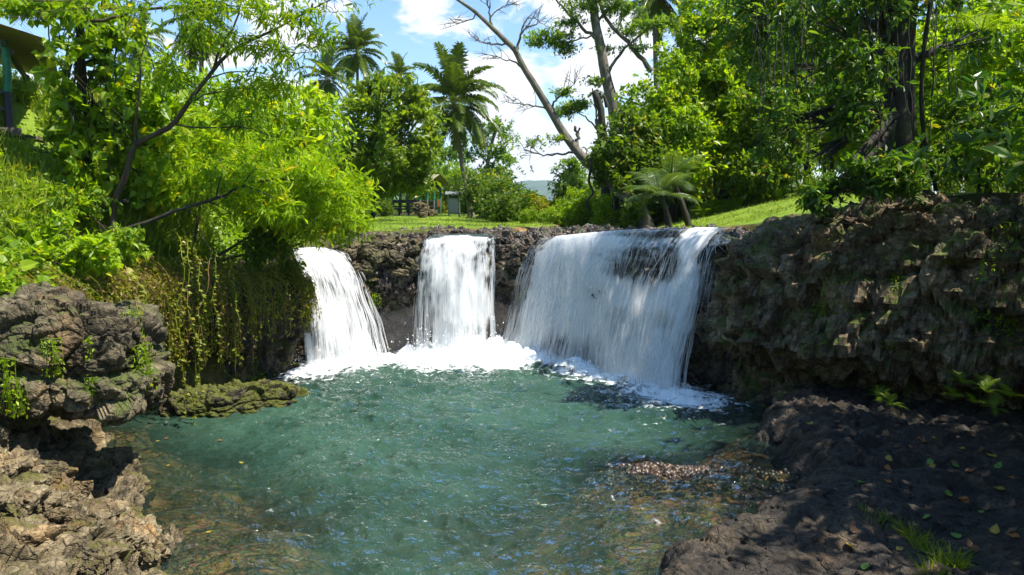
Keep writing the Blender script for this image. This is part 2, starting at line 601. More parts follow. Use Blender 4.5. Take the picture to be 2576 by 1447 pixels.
gx = axis([(-3000, -400, 200), (-400, -60, 20), (-60, -20, 2), (-20, 20, 0.16), (20, 60, 2), (60, 400, 20), (400, 3001, 200)])
gy = axis([(-60, 0, 6), (0, 4, 1), (4, 40, 0.18), (40, 80, 1), (80, 400, 20), (400, 6001, 200)])
GX, GY = np.meshgrid(gx, gy, indexing='ij')
GZ = land(GX, GY)

n = NT('ground')
p = n.pos()
gn = n.noise(p, 1.7, 5)
grass = n.ramp(n.math('ADD', n.math('MULTIPLY', gn, 0.6), n.math('MULTIPLY', n.noise(p, 14, 4), 0.4)),
               [(0.3, (0.075, 0.115, 0.012)), (0.5, (0.14, 0.22, 0.018)), (0.7, (0.24, 0.31, 0.03))])
soil = n.ramp(n.noise(p, 5, 6), [(0.3, (0.02, 0.014, 0.008)), (0.7, (0.07, 0.05, 0.028))])
pv = n.node('ShaderNodeTexVoronoi', 1, None, Vector=p, Scale=11.0)
bedc = n.mixc(n.rng(n.noise(p, 1.2, 5), 0.35, 0.65), (0.10, 0.06, 0.026), (0.34, 0.20, 0.085))
bedc = n.mixc(0.5, bedc, n.mixc(1.0, bedc, pv, 'MULTIPLY'))
bedc = n.mixc(n.rng(n.noise(p, 2.3, 4), 0.55, 0.7), bedc, (0.07, 0.075, 0.02))
lush = n.attr('lush')
col = n.mixc(lush, soil, grass)
col = n.mixc(n.attr('bed'), col, bedc)
M_GROUND = n.done(n.pbr(col, 0.9, n.bump(n.noise(p, 30, 4), 0.6, 0.05), Specular_IOR_Level=0.2))

in_basin = sstep(-0.3, 0.05, poly_sd(GX, GY, BASIN))
in_river = sstep(-0.4, 0.1, poly_sd(GX, GY, RIVER))
lushv = np.where(GX < -7.0, 0.85, 1.0) * np.where(GX < -7.0, 1.0, sstep(0.2, 1.0, -poly_sd(GX, GY, BASIN)))
lushv = np.maximum(lushv * (1 - in_river), 0) * np.where((GX > 6) & (GY < 18.5), 0.3, 1)
gv = np.stack([GX, GY, GZ], -1).reshape(-1, 3)
me = make_mesh('ground', gv, [grid_faces(len(gx), len(gy))[:, ::-1]], M_GROUND, True,
               {'bed': np.maximum(in_basin, in_river).ravel(), 'lush': lushv.ravel()})
tag(link('ground', me), kind='structure')

# far mountain ridge
hx = np.linspace(-1500, 2600, 260)
hy = np.linspace(2600, 5200, 60)
HX, HY = np.meshgrid(hx, hy, indexing='ij')
hp = np.stack([HX, HY, 0 * HX], -1).reshape(-1, 3)
ridge = np.exp(-((HY - 3700) / 650.0) ** 2)
prof = 108 * np.exp(-((HX - 170) / 330.0) ** 2) + 90 * np.exp(-((HX - 900) / 500.0) ** 2) + 95 * np.exp(-((HX + 650) / 420.0) ** 2)
HZ = 2 + ridge * prof * (1 + 0.22 * fbm(hp / 260.0, 5, 31).reshape(HX.shape)) + 9 * ridge * fbm(hp / 60.0, 4, 3).reshape(HX.shape)
n = NT('far_forest')
fc = n.ramp(n.noise(n.pos(), 0.02, 9, 0.7), [(0.35, (0.02, 0.045, 0.02)), (0.65, (0.06, 0.10, 0.03))])
M_HILL = n.done(n.pbr(fc, 0.95))
tag(link('hills', make_mesh('hills', np.stack([HX, HY, HZ], -1).reshape(-1, 3), [grid_faces(260, 60)[:, ::-1]], M_HILL, True)), kind='structure')

# ================================================================== rock
M_CLIFF = rock_mat('cliff_rock', (0.024, 0.017, 0.010), (0.155, 0.112, 0.066), (0.36, 0.28, 0.175), moss=0.6, mosscol=(0.06, 0.085, 0.010))
M_WET = rock_mat('wet_basalt', (0.018, 0.014, 0.011), (0.085, 0.063, 0.045), (0.20, 0.15, 0.10), moss=0.3, wet=1.0, rough=0.55)
M_LEFT = rock_mat('mossy_cliff_rock', (0.03, 0.025, 0.02), (0.10, 0.080, 0.055), (0.23, 0.18, 0.12), moss=0.8, mosscol=(0.075, 0.08, 0.012))
M_BOULDER = rock_mat('sunlit_basalt', (0.030, 0.024, 0.015), (0.11, 0.09, 0.052), (0.22, 0.18, 0.105), moss=0.45, warm=0.2)
M_RUBBLE = rock_mat('rubble', (0.040, 0.031, 0.018), (0.155, 0.122, 0.066), (0.32, 0.255, 0.15), moss=0.35, mosscol=(0.075, 0.07, 0.012), warm=0.3)
M_MOSS = rock_mat('moss_covered_rock', (0.015, 0.012, 0.01), (0.05, 0.04, 0.028), (0.10, 0.08, 0.055), moss=0.95, mosscol=(0.075, 0.085, 0.008))
M_SHELF = rock_mat('pitted_basalt', (0.009, 0.007, 0.005), (0.030, 0.0225, 0.014), (0.085, 0.061, 0.036), moss=0.0, wet=0.35)

def rock_sheet(name, path, profile, mat, ns, nt, rk, under=None, loc=None):
    """a rock face: plan line (x, y, top height), upright profile of (offset towards the pool, share of the height)"""
    path = np.asarray(path, float)
    P = catmull(np.column_stack([path[:, :2], path[:, 2]]), ns)
    tx = unit(np.gradient(P[:, :2], axis=0))
    nrm = np.stack([tx[:, 1], -tx[:, 0]], 1)          # to the right of the walking direction
    pr = catmull(np.asarray(profile, float), nt)
    u = np.ones(ns) if under is None else np.interp(np.linspace(0, 1, ns), np.linspace(0, 1, len(under)), under)
    off = pr[None, :, 0] * np.where((pr[None, :, 0] < 0) & (pr[None, :, 1] < 0.6), u[:, None], 1.0)
    X = P[:, None, 0] + nrm[:, None, 0] * off
    Y = P[:, None, 1] + nrm[:, None, 1] * off
    Z = pr[None, :, 1] * P[:, None, 2]
    V = np.stack([X, Y, Z], -1)
    gs, gt = np.gradient(V, axis=0), np.gradient(V, axis=1)
    N = unit(np.cross(gs, gt))
    N = unit(N + 0.0)
    flip = np.sign((N[..., 0] * nrm[:, None, 0] + N[..., 1] * nrm[:, None, 1] + 0.6 * N[..., 2]).mean())
    N = N * flip
    d = rockiness(V.reshape(-1, 3), **rk).reshape(X.shape)
    V = V + N * d[..., None]
    f = grid_faces(ns, nt)
    if flip < 0:
        f = f[:, ::-1]
    return make_mesh(name, V.reshape(-1, 3), [f], mat, False)

# back wall under the falls, seen from the pool with the walk going left to right
CREST = [(-7.6, 23.6, 3.3), (-7.0, 24.5, 3.35), (-6.3, 25.1, 3.35), (-5.6, 25.6, 3.4), (-4.6, 26.0, 3.8), (-2.7, 26.2, 3.95), (-0.6, 26.15, 3.97),
         (0.5, 25.8, 4.04), (1.4, 25.1, 4.0), (3.3, 23.4, 4.03), (5.0, 21.9, 4.12), (5.9, 21.0, 4.2), (6.4, 20.4, 4.3)]
PROF = [(-3.0, 0.985), (-1.7, 1.0), (-0.9, 0.985), (-0.3, 0.93), (0.15, 0.82), (0.42, 0.69), (0.40, 0.56), (0.1, 0.44), (-0.15, 0.34), (-0.3, 0.18), (-0.2, 0.0), (0.1, -0.2)]
me = rock_sheet('falls_cliff', CREST, PROF, M_WET, 420, 190, dict(big=0.26, block=0.30, cell=0.42, crack=0.13, fine=0.03, seed=4, strata=1.2))
tag(link('cliff', me), kind='structure')

# right cliff
RC = [(6.9, 22.4, 4.15), (6.1, 21.5, 4.15), (5.35, 20.75, 4.15), (5.15, 20.1, 4.05), (5.7, 19.3, 4.3), (6.9, 18.2, 4.75), (8.6, 16.85, 4.95), (10.5, 15.4, 5.1), (13, 13.6, 5.2), (15.8, 11, 5.3), (18, 7, 5.3)]
RPROF = [(-3.4, 1.02), (-2.1, 1.0), (-1.2, 0.975), (-0.6, 0.93), (-0.22, 0.86), (0.0, 0.72), (0.12, 0.54), (0.30, 0.40), (0.26, 0.325), (-0.6, 0.285), (-1.5, 0.21), (-1.65, 0.11), (-1.1, 0.045), (-0.4, 0.02), (0.5, -0.06)]
me = rock_sheet('right_cliff', RC, RPROF, M_CLIFF, 520, 230, dict(big=0.40, block=0.50, cell=0.8, crack=0.18, fine=0.035, seed=23, strata=1.0, pits=0.05, ledge=0.26), under=[.3, .3, .5, .8, 1, 1, 1, 1, 1])
tag(link('cliff', me), kind='structure')

# left cliff, walked from the near end towards the falls
LC = [(-10.4, 10.5, 3.3), (-10.1, 12.4, 3.4), (-9.5, 14.4, 3.4), (-9.4, 16.2, 3.35), (-9.0, 17.9, 3.3), (-8.35, 19.4, 3.2), (-7.35, 20.8, 3.1), (-6.45, 22.1, 3.0), (-5.98, 23.1, 2.95), (-6.15, 24.0, 3.05), (-6.9, 25.0, 3.2)]
LPROF = [(-2.4, 1.08), (-1.2, 1.06), (-0.45, 1.0), (0.0, 0.88), (0.2, 0.72), (0.22, 0.56), (0.0, 0.44), (-0.6, 0.33), (-1.2, 0.2), (-1.2, 0.07), (-0.7, -0.04), (-0.2, -0.2)]
me = rock_sheet('left_cliff', LC, LPROF, M_LEFT, 420, 170, dict(big=0.34, block=0.26, cell=0.5, crack=0.12, fine=0.035, seed=57, strata=1.3), under=[1.2, 1.2, 1.2, 1.2, 1.2, 1.1, .9, .5, .35, .35, .3])
tag(link('cliff', me), kind='structure')

def field(name, poly, hfun, mat, x0, x1, y0, y1, step, rk=None, keep=-0.5, lumps=None, skirt=0.6):
    xs, ys = np.arange(x0, x1, step), np.arange(y0, y1, step)
    X, Y = np.meshgrid(xs, ys, indexing='ij')
    sd = poly_sd(X, Y, poly)
    Z = hfun(X, Y, sd)
    V = np.stack([X, Y, Z], -1)
    if lumps is not None:
        Z = Z + lumps(V.reshape(-1, 3)).reshape(X.shape)
        V[..., 2] = Z
    if rk:
        N = unit(np.cross(np.gradient(V, axis=0), np.gradient(V, axis=1)))
        d = rockiness(V.reshape(-1, 3), **rk).reshape(X.shape)
        V = V + N * d[..., None]
    f = grid_faces(len(xs), len(ys))[:, ::-1]
    f = f[(sd.ravel() > keep)[f].all(1)]
    used = np.unique(f)
    remap = np.full(len(sd.ravel()), -1)
    remap[used] = np.arange(len(used))
    return make_mesh(name, V.reshape(-1, 3)[used], [remap[f]], mat, False), V, xs, ys

# dark pitted shelf at the right
def shelf_h(x, y, sd):
    q = np.stack([x, y, 0 * x], -1).reshape(-1, 3)
    sd = sd + (0.38 * fbm(q * 0.95, 3, 83) + 0.10 * fbm(q * 3.2, 3, 84)).reshape(x.shape)
    h = -0.5 + 0.95 * sstep(-0.35, 0.55, sd) + 0.10 * sstep(0.5, 3.5, sd)
    h = h + 0.10 * np.exp(-(((x - 6.4) / 1.1) ** 2 + ((y - 15.6) / 1.9) ** 2))
    h = h + 0.26 * np.exp(-(((x - 5.0) / 1.5) ** 2 + ((y - 11.6) / 1.1) ** 2))
    d = line_dist(x, y, [(4.9, 13.35), (5.9, 13.2), (6.9, 13.25), (7.8, 12.9)])
    h = h - 0.55 * np.exp(-(d / 0.22) ** 2) * sstep(8.2, 5.5, x)
    h = h - 0.20 * np.exp(-(((x - 7.0) / 0.55) ** 2 + ((y - 12.0) / 0.25) ** 2))
    return h
def shelf_lumps(p):
    q = p.copy()
    q[:, 2] = 0
    q = q + 0.12 * np.stack([fbm(q * 1.7 + 5, 2, 3), fbm(q * 1.7 + 9, 2, 8), 0 * q[:, 0]], 1)
    far = sstep(12.8, 14.0, q[:, 1])
    f1, _, c = worley(q / 0.42, 71)
    d = (0.07 + 0.12 * far) * (1 - f1 * 1.2) + 0.05 * (c - .5)
    f1, _, c = worley(q / 0.17, 72)
    d = d + (0.032 + 0.05 * far) * (1 - f1 * 1.3)
    f1, _, c = worley(q / 0.09, 73)
    d = d - 0.022 * np.clip(0.5 - f1, 0, 1) * 2
    return d + 0.16 * fbm(q * 0.9, 4, 74) + 0.03 * fbm(q * 7, 3, 75)
me, SHV, SHX, SHY = field('shelf', SHELF, shelf_h, M_SHELF, 0.0, 14.5, 6.5, 20.4, 0.035, dict(big=0.07, block=0.05, cell=0.8, crack=0.05, fine=0.018, seed=41, strata=1.0), -0.45, shelf_lumps)
tag(link('rock_shelf', me), kind='structure')

def shelf_z(x, y):
    i = int(np.clip(round((x - SHX[0]) / 0.035), 0, len(SHX) - 1))
    j = int(np.clip(round((y - SHY[0]) / 0.035), 0, len(SHY) - 1))
    return float(SHV[i, j, 2])

# broken slope at the left
def slope_h(x, y, sd):
    return -0.55 + 0.65 * sstep(-0.4, 0.3, sd) + 0.50 * np.clip(sd, 0, 3.4) + 0.30 * sstep(0.5, 2.5, sd)
me, SLV, SLX, SLY = field('slope', SLOPE, slope_h, M_RUBBLE, -12.0, -2.0, 6.0, 18.0, 0.038,
                          dict(big=0.30, block=0.34, cell=0.55, crack=0.16, fine=0.03, seed=91, strata=1.0), -0.45)
tag(link('rocky_slope', me), kind='structure')

def slope_z(x, y):
    i = int(np.clip(round((x - SLX[0]) / 0.038), 0, len(SLX) - 1))
    j = int(np.clip(round((y - SLY[0]) / 0.038), 0, len(SLY) - 1))
    return float(SLV[i, j, 2])

def rock_mesh(name, radii, mat, seed, n=90, boxy=0.6, rk=None, notch=None):
    # a cube of n x n squares a side, welded along its edges and blown up
    g = np.tan(np.linspace(-.25, .25, n + 1) * np.pi)
    A, B = (q.ravel() for q in np.meshgrid(g, g, indexing='ij'))
    one = np.ones_like(A)
    P = np.concatenate([np.stack(q, 1) for q in ((A, B, one), (B, A, -one), (one, A, B), (-one, B, A), (B, one, A), (A, -one, B))])
    _, first, inv = np.unique(np.round(P * 1e5).astype(np.int64), axis=0, return_index=True, return_inverse=True)
    inv = inv.ravel()
    f = np.concatenate([inv[grid_faces(n + 1, n + 1)[:, ::-1] + k * (n + 1) ** 2] for k in range(6)])
    d = unit(P[first])
    e = (1 - boxy) * P[first] + boxy * 1.2 * d
    V = e * np.asarray(radii)
    N = unit(V / np.asarray(radii) ** 2)
    k = rockiness(V + seed * 7.3, seed=seed, **(rk or {}))
    if notch:
        k = k + notch(V)
    return make_mesh(name, V + N * k[:, None], [f], mat, False)

# big ledge boulder, left foreground
def ledge(V):
    z = V[..., 2]
    return -0.16 * np.exp(-((z + 0.02 + 0.10 * np.sin(V[..., 0] * 2.1)) / 0.07) ** 2) - 0.35 * sstep(-0.55, -0.95, z) + 0.10 * sstep(0.0, -0.1, z)
bl = at(120, 905, 13.3)
me = rock_mesh('boulder', (1.68, 1.25, 1.0), M_BOULDER, 5, 110, 0.45, dict(big=0.16, block=0.34, cell=0.75, crack=0.09, fine=0.035, strata=1.1), ledge)
o = tag(link('boulder', me, None, bl), 'big sunlit ledge boulder with dark hollow beneath, at the left bank foreground', 'boulder')
o.rotation_euler = (R(-4), R(5), R(12))
b2 = at(-20, 985, 12.6)
me = rock_mesh('boulder', (0.62, 0.6, 0.62), M_BOULDER, 8, 40, 0.6, dict(big=0.22, block=0.16, cell=0.4, crack=0.08, fine=0.03))
tag(link('boulder', me, None, b2), 'smaller boulder cut by the left edge of the photo beside the ledge boulder', 'boulder')
# moss rock
mr_ = np.array([-6.65, 19.2, -0.05])
me = rock_mesh('mossy_rock', (1.5, 0.62, 0.50), M_MOSS, 12, 64, 0.8, dict(big=0.30, block=0.16, cell=0.5, crack=0.10, fine=0.05, pits=0.10))
o = tag(link('mossy_rock', me, None, mr_), 'low rock covered in yellow green moss lying in the water under the vines', 'rock')
o.rotation_euler = (0, R(2), R(38))
# dark split block at the lip of the left fall
for (u, v, d, rr, sd, lab) in [(742, 735, 22.9, (0.42, 0.5, 0.40), 61, 'dark angular block jutting beside the left waterfall'),
                               (700, 770, 22.5, (0.36, 0.4, 0.28), 63, 'tilted grey slab wedged below the jutting block beside the falls')]:
    me = rock_mesh('rock', rr, M_BOULDER, sd, 26, 0.4, dict(big=0.18, block=0.12, cell=0.4, crack=0.05, fine=0.02))
    o = tag(link('rock', me, None, at(u, v, d)), lab, 'rock')
    o.rotation_euler = (0.3, 0.4, 0.5)

# loose stones on the broken slope
rg = np.random.default_rng(11)
stone_protos = [rock_mesh('stone', r, M_RUBBLE, 100 + k, 18, 0.28, dict(big=0.10, block=0.22, cell=0.55, crack=0.04, fine=0.02))
                for k, r in enumerate([(.5, .42, .3), (.45, .5, .36), (.55, .36, .26), (.4, .4, .42), (.5, .5, .22)])]
for k in range(170):
    for _ in range(60):
        x, y = rg.uniform(-9.5, -3.6), rg.uniform(9.0, 15.0)
        if poly_sd(np.array(x), np.array(y), SLOPE) > 0.06:
            break
    s = 0.20 + 0.62 * rg.random() ** 2.0
    o = link('stone', stone_protos[k % 5], None, (x, y, slope_z(x, y) + 0.05 * s))
    o.scale = (s, s, s)
    o.rotation_euler = tuple(rg.uniform(-.5, .5, 2)) + (rg.uniform(0, 6.28),)
    tag(o, 'broken tan stone lying loose on the rubble slope below the ledge boulder', 'stone', 'broken stones on the left rubble slope')
# ================================================================== water
BASE_L = [on(770, 935), on(830, 930), on(890, 922), on(955, 908)]
BASE_M = [on(1058, 905), on(1120, 910), on(1180, 910), on(1240, 902)]
BASE_R = [on(1283, 905), on(1380, 918), on(1480, 935), on(1580, 958), on(1660, 985), on(1712, 1000)]
wx, wy = np.arange(-12.5, 9.0, 0.05), np.arange(2.5, 27.6, 0.05)
WX, WY = np.meshgrid(wx, wy, indexing='ij')
dL, dM, dR = (line_dist(WX, WY, b) for b in (BASE_L, BASE_M, BASE_R))
near = np.exp(-np.minimum(np.minimum(dL, dM), dR) / 2.6)
wp = np.stack([WX, WY, 0 * WX], -1).reshape(-1, 3)
warp = 0.35 * fbm(wp * 0.6, 2, 41)[:, None] * np.array([1, 0.6, 0])
wave = (0.13 * fbm((wp + warp) * np.array([0.9, 1.5, 1]), 2, 42) + 0.19 * (0.5 - np.abs(fbm((wp + warp) * np.array([1.7, 2.9, 1]), 3, 43, 0.55)))
        + 0.028 * fbm((wp + warp) * np.array([5, 8, 1]), 2, 44)).reshape(WX.shape)
calm = 0.5 + 0.5 * sstep(-8.0, -4.0, WX) * sstep(5.6, 3.4, WX) + 0.25 * near
WZ = wave * calm * sstep(-0.1, 0.8, poly_sd(WX, WY, POOL) + .3) + (0.18 * near ** 3 + 0.42 * np.exp(-(dM / 0.9) ** 2) + 0.30 * np.exp(-(np.hypot((WX + 0.1) * 0.7, (WY - 24.3) * 1.25) / 1.0) ** 2)) * (0.55 + 1.1 * fbm(wp * 2.6, 4, 45, 0.6).reshape(WX.shape))
depth = np.maximum(0, -bed(WX, WY))
fo = np.maximum(np.maximum(1.2 * np.exp(-(dL / 1.2) ** 1.15), 1.7 * np.exp(-(dM / 1.35) ** 1.2)), 1.1 * np.exp(-(dR / 1.15) ** 1.15))
right_end = np.hypot(WX - 4.3, (WY - 19.9) * 1.1)
fo = np.maximum(fo, 1.0 * np.exp(-(right_end / 1.5) ** 1.8))
mid_end = np.hypot((WX - -0.1) * 0.7, (WY - 24.3) * 1.25)
fo = np.maximum(fo, 1.5 * np.exp(-(mid_end / 1.3) ** 2))
n = NT('pool_water')
p = n.pos()
pw = n.node('ShaderNodeVectorMath', 0, {'operation': 'ADD'}, i0=p, i1=n.node('ShaderNodeVectorMath', 0, {'operation': 'SCALE'}, i0=n.noise(p, 1.1, 2, out=1), Scale=0.35))
h1 = n.noise(n.scaled(pw, (1, 1.15, 1)), 2.3, 4, 0.58, 0.6)
h2 = n.noise(n.scaled(pw, (1, 1.3, 1)), 9, 3, 0.55)
nm = n.bump(n.math('ADD', h1, n.math('MULTIPLY', h2, 0.13)), 1.0, 0.50)
d_ = n.attr('depth')
murk = n.math('SUBTRACT', 1.0, n.math('EXPONENT', n.math('MULTIPLY', d_, -0.7)))
body = n.node('ShaderNodeBsdfDiffuse', 0, None, Color=n.mixc(n.rng(n.noise(p, 0.35, 3), 0.35, 0.65), (0.024, 0.064, 0.043), (0.042, 0.096, 0.066)), Normal=n.bump(h1, 0.5, 0.16))
clear = n.node('ShaderNodeBsdfTransparent', 0, None, Color=(0.80, 0.86, 0.74))
under = n.mixs(murk, clear, body)
fr = n.node('ShaderNodeFresnel', 0, None, IOR=1.38, Normal=nm)
gl = n.node('ShaderNodeBsdfGlossy', 0, None, Color=(1, 1, 1), Roughness=0.04, Normal=nm)
wat = n.mixs(fr, under, gl)
fa = n.attr('foam')
fn1 = n.noise(n.scaled(pw, (1, 1.5, 1)), 3.2, 7, 0.66, 0.8)
fn2 = n.node('ShaderNodeTexVoronoi', 0, {'feature': 'DISTANCE_TO_EDGE'}, Vector=pw, Scale=3.6)
lace = n.rng(fn2, 0.0, 0.16, 0.10, -0.06)
fs = n.math('ADD', n.math('ADD', fa, n.math('MULTIPLY', n.math('SUBTRACT', fn1, 0.5), 2.2)), lace)
ff = n.rng(fs, 0.34, 0.90)
foamb = n.node('ShaderNodeBsdfDiffuse', 0, None, Color=(0.86, 0.90, 0.91))
M_WATER = n.done(n.mixs(ff, wat, foamb))
me = make_mesh('water', np.stack([WX, WY, WZ], -1).reshape(-1, 3), [grid_faces(len(wx), len(wy))[:, ::-1]], M_WATER, True,
               {'depth': depth.ravel(), 'foam': fo.ravel()})
tag(link('water', me), kind='structure')

# the river above the falls
rx, ry = np.arange(-3.4, 16, 0.12), np.arange(20.5, 61, 0.12)
RX, RY = np.meshgrid(rx, ry, indexing='ij')
sd = poly_sd(RX, RY, RIVER)
rp = np.stack([RX, RY, 0 * RX], -1).reshape(-1, 3)
RZ = RIVER_Z + 0.035 * fbm(rp * np.array([1.8, 2.6, 1]), 3, 51).reshape(RX.shape) + 0.16 * sstep(3.4, 5.8, RX) * sstep(25, 21, RY) - 0.30 * sstep(0.30, -0.25, sd)
f = grid_faces(len(rx), len(ry))[:, ::-1]
f = f[(sd.ravel() > -0.25)[f].all(1)]
n = NT('river_water')
p = n.pos()
h1 = n.noise(n.scaled(p, (1, 1.5, 1)), 6, 4, 0.6)
nm = n.bump(h1, 0.35, 0.1)
rfo = n.rng(n.math('ADD', n.attr('foam'), n.math('MULTIPLY', n.math('SUBTRACT', n.noise(n.scaled(p, (1, 1, 1)), 5, 6, .65), .5), 1.6)), 0.35, 0.8)
M_RIVER = n.done(n.mixs(rfo, n.mixs(n.node('ShaderNodeFresnel', 0, None, IOR=1.33, Normal=nm), n.node('ShaderNodeBsdfDiffuse', 0, None, Color=(0.035, 0.045, 0.035)),
                        n.node('ShaderNodeBsdfGlossy', 0, None, Color=(1, 1, 1), Roughness=0.1, Normal=nm)), n.node('ShaderNodeBsdfDiffuse', 0, None, Color=(0.86, 0.9, 0.92))))
lip = line_dist(RX, RY, [(-2.7, 26.2), (-0.6, 26.15)])
lip = np.minimum(lip, line_dist(RX, RY, [(1.4, 25.1), (3.3, 23.4), (5.0, 21.9), (5.9, 21.0)]))
tag(link('river', make_mesh('river', np.stack([RX, RY, RZ], -1).reshape(-1, 3), [f], M_RIVER, True, {'foam': (np.where(RX > 0.6, .5, .35) * np.exp(-lip / .6)).ravel()})), kind='structure')

# ------------------------------------------------------------------ waterfalls
def fall_mat(name, lo, hi):
    n = NT(name)
    uvn = n.t.nodes.new('ShaderNodeUVMap')
    uv = uvn.outputs[0]
    s1 = n.noise(n.scaled(uv, (9, 1.1, 1)), 1.0, 6, 0.62, 0.25)
    s2 = n.noise(n.scaled(uv, (30, 2.6, 1)), 1.0, 4, 0.6, 0.1)
    s = n.math('ADD', n.math('MULTIPLY', s1, 0.62), n.math('MULTIPLY', s2, 0.38))
    s3 = n.noise(n.scaled(uv, (3.0, 0.55, 1)), 1.0, 3, 0.5, 0.4)
    s = n.math('ADD', n.math('MULTIPLY', s, 0.8), n.math('MULTIPLY', s3, 0.2))
    a = n.rng(n.math('ADD', s, n.attr('dense')), lo, hi)
    white = n.pbr((0.95, 0.96, 0.97), 0.55, n.bump(s, 0.35, 0.06), Specular_IOR_Level=0.3)
    tl = n.node('ShaderNodeBsdfTranslucent', 0, None, Color=(0.95, 0.97, 0.98))
    body = n.mixs(0.5, white, tl)
    return n.done(n.mixs(a, n.node('ShaderNodeBsdfTransparent'), body))
M_FALL = fall_mat('falling_water', 0.40, 0.70)
n = NT('water_strand')
wb_ = n.mixs(0.35, n.pbr((0.90, 0.92, 0.94), 0.5, Specular_IOR_Level=0.3), n.node('ShaderNodeBsdfTranslucent', 0, None, Color=(0.88, 0.92, 0.95)))
M_STRAND = n.done(n.mixs(0.40, n.node('ShaderNodeBsdfTransparent'), wb_))
n = NT('spray_drop')
M_DROP = n.done(n.pbr((0.9, 0.92, 0.94), 0.4))

class Fall:
    def __init__(self, top, base, power=1.9, back=1.2, lump=0.12, seed=0):
        self.top = catmull(top, 60)
        self.base = catmull([np.array([b[0], b[1], 0.0]) for b in base], 60)
        self.power, self.back, self.lump, self.seed = power, back, lump, seed
    def pt(self, s, t, off=0.0):
        """s across (0..1), t down (-0.3..1)"""
        i = np.clip(s, -0.04, 1.04) * 59
        k = np.arange(60)
        T = np.stack([np.interp(i, k, self.top[:, c]) for c in range(3)], -1)
        B = np.stack([np.interp(i, k, self.base[:, c]) for c in range(3)], -1)
        over = np.where(s < 0, s, np.where(s > 1, s - 1, 0))[:, None]
        T = T + over * (self.top[-1] - self.top[0])
        B = B + over * (self.base[-1] - self.base[0])
        h = B - T
        h[:, 2] = 0
        tt = np.clip(t, 0, None)
        P = T + h * t[:, None]
        P[:, 2] = T[:, 2] * (1 - tt ** self.power) + 0.05
        u = unit(h)
        q = P * np.array([1.5, 1.5, 0.35]) + self.seed
        lum = self.lump * fbm(q, 3, 61 + self.seed) * np.clip(t * 3 + .4, 0, 1)
        P = P + u * (off + lum)[:, None] * 1.0
        P[:, 2] += np.where(t < 0.25, 0.05, 0) * 0 + off * 0.25
        return P
    def sheet(self, name, mat, parent, ns, nt, off, dense, s0=0.0, s1=1.0, t0=-0.25):
        S, T = np.meshgrid(np.linspace(s0, s1, ns), np.linspace(t0, 1.0, nt), indexing='ij')
        P = self.pt(S.ravel(), T.ravel(), np.full(S.size, off))
        wid = np.linalg.norm(self.base[-1] - self.base[0])
        uv = np.stack([S.ravel() * wid + off * 31, T.ravel() * 4 + off * 17], 1)
        dn = dense(S.ravel(), T.ravel())
        me = make_mesh(name, P - np.array(parent.location), [grid_faces(ns, nt)], mat, True, {'dense': dn}, uv)
        return link(name, me, parent)
    def strands(self, name, mat, parent, n, width, length, offs, seed, dens=None):
        rg = np.random.default_rng(seed)
        m = 7
        nc = max(8, n // 60)
        ck = rg.uniform(-0.02, 1.02, nc)
        s = np.clip(np.where(rg.random(n) < .65, ck[rg.integers(0, nc, n)] + rg.normal(0, .012, n), rg.uniform(-0.03, 1.03, n)), -.04, 1.04)
        if dens is not None:
            keep = rg.random(n) < dens(s)
            s = s[keep]
            n = len(s)
        t0 = rg.uniform(-0.12, 0.97, n)
        L = length * rg.uniform(0.4, 1.6, n) * (0.35 + np.clip(t0, 0, 1))
        w = width * rg.uniform(0.35, 1.5, n)
        of = rg.uniform(offs[0], offs[1], n) * (0.4 + np.clip(t0, 0, 1))
        drift = rg.normal(0, 0.02, n)
        V = np.zeros((n, m, 2, 3))
        wid = np.linalg.norm(self.base[-1] - self.base[0])
        for k in range(m):
            a = k / (m - 1)
            t = np.minimum(t0 + L * a, 1.02)
            c = np.sin(np.pi * min(max(a, 0.03), 0.985)) ** 0.7 * w / 2
            V[:, k, 0] = self.pt(s + drift * a - c / wid, t, of)
            V[:, k, 1] = self.pt(s + drift * a + c / wid, t, of + c * 0.5)
        i = np.arange(n)[:, None] * (2 * m)
        j = np.arange(m - 1)[None, :] * 2
        f = np.stack([i + j, i + j + 1, i + j + 3, i + j + 2], -1).reshape(-1, 4)
        me = make_mesh(name, V.reshape(-1, 3) - np.array(parent.location), [f], mat, False)
        return link(name, me, parent)

def ragged(S, T, amt, seed):
    q = np.stack([S * 3, T * 4, 0 * S + seed], 1)
    return amt * fbm(q, 4, 70 + seed, 0.6)

def edge(S, e=0.10):
    return sstep(0, e, S) * sstep(1, 1 - e, S)

FL = Fall([at(735, 640, 24.5), at(757, 632, 24.9), at(800, 628, 25.3), at(838, 636, 25.6)], BASE_L, 1.9, lump=0.16, seed=1)
w = empty('waterfall', BASE_L[1], 'narrow white waterfall curving down beside the vine hung left cliff', 'waterfall')
FL.sheet('water_sheet', M_FALL, w, 90, 120, 0.0, lambda S, T: 0.03 + 0.08 * np.exp(-((S - .25) / .22) ** 2) + ragged(S, T, .22, 1) - 0.5 * (1 - edge(S + ragged(S, T, .2, 2), .12)), -.06, 1.08)
FL.sheet('water_sheet', M_FALL, w, 90, 120, 0.12, lambda S, T: -0.02 + ragged(S, T, .3, 3) - 0.5 * (1 - edge(S + ragged(S, T, .2, 4), .2)))
FL.strands('water_strands', M_STRAND, w, 1200, 0.024, 0.20, (-0.02, 0.30), 5)
FM = Fall([at(1080, 606, 26.0), at(1130, 600, 26.2), at(1190, 603, 26.1), at(1240, 604, 26.0)], BASE_M, 2.2, lump=0.22, seed=2)
w = empty('waterfall', BASE_M[1], 'bright middle waterfall plunging between two dark rock faces into foam', 'waterfall')
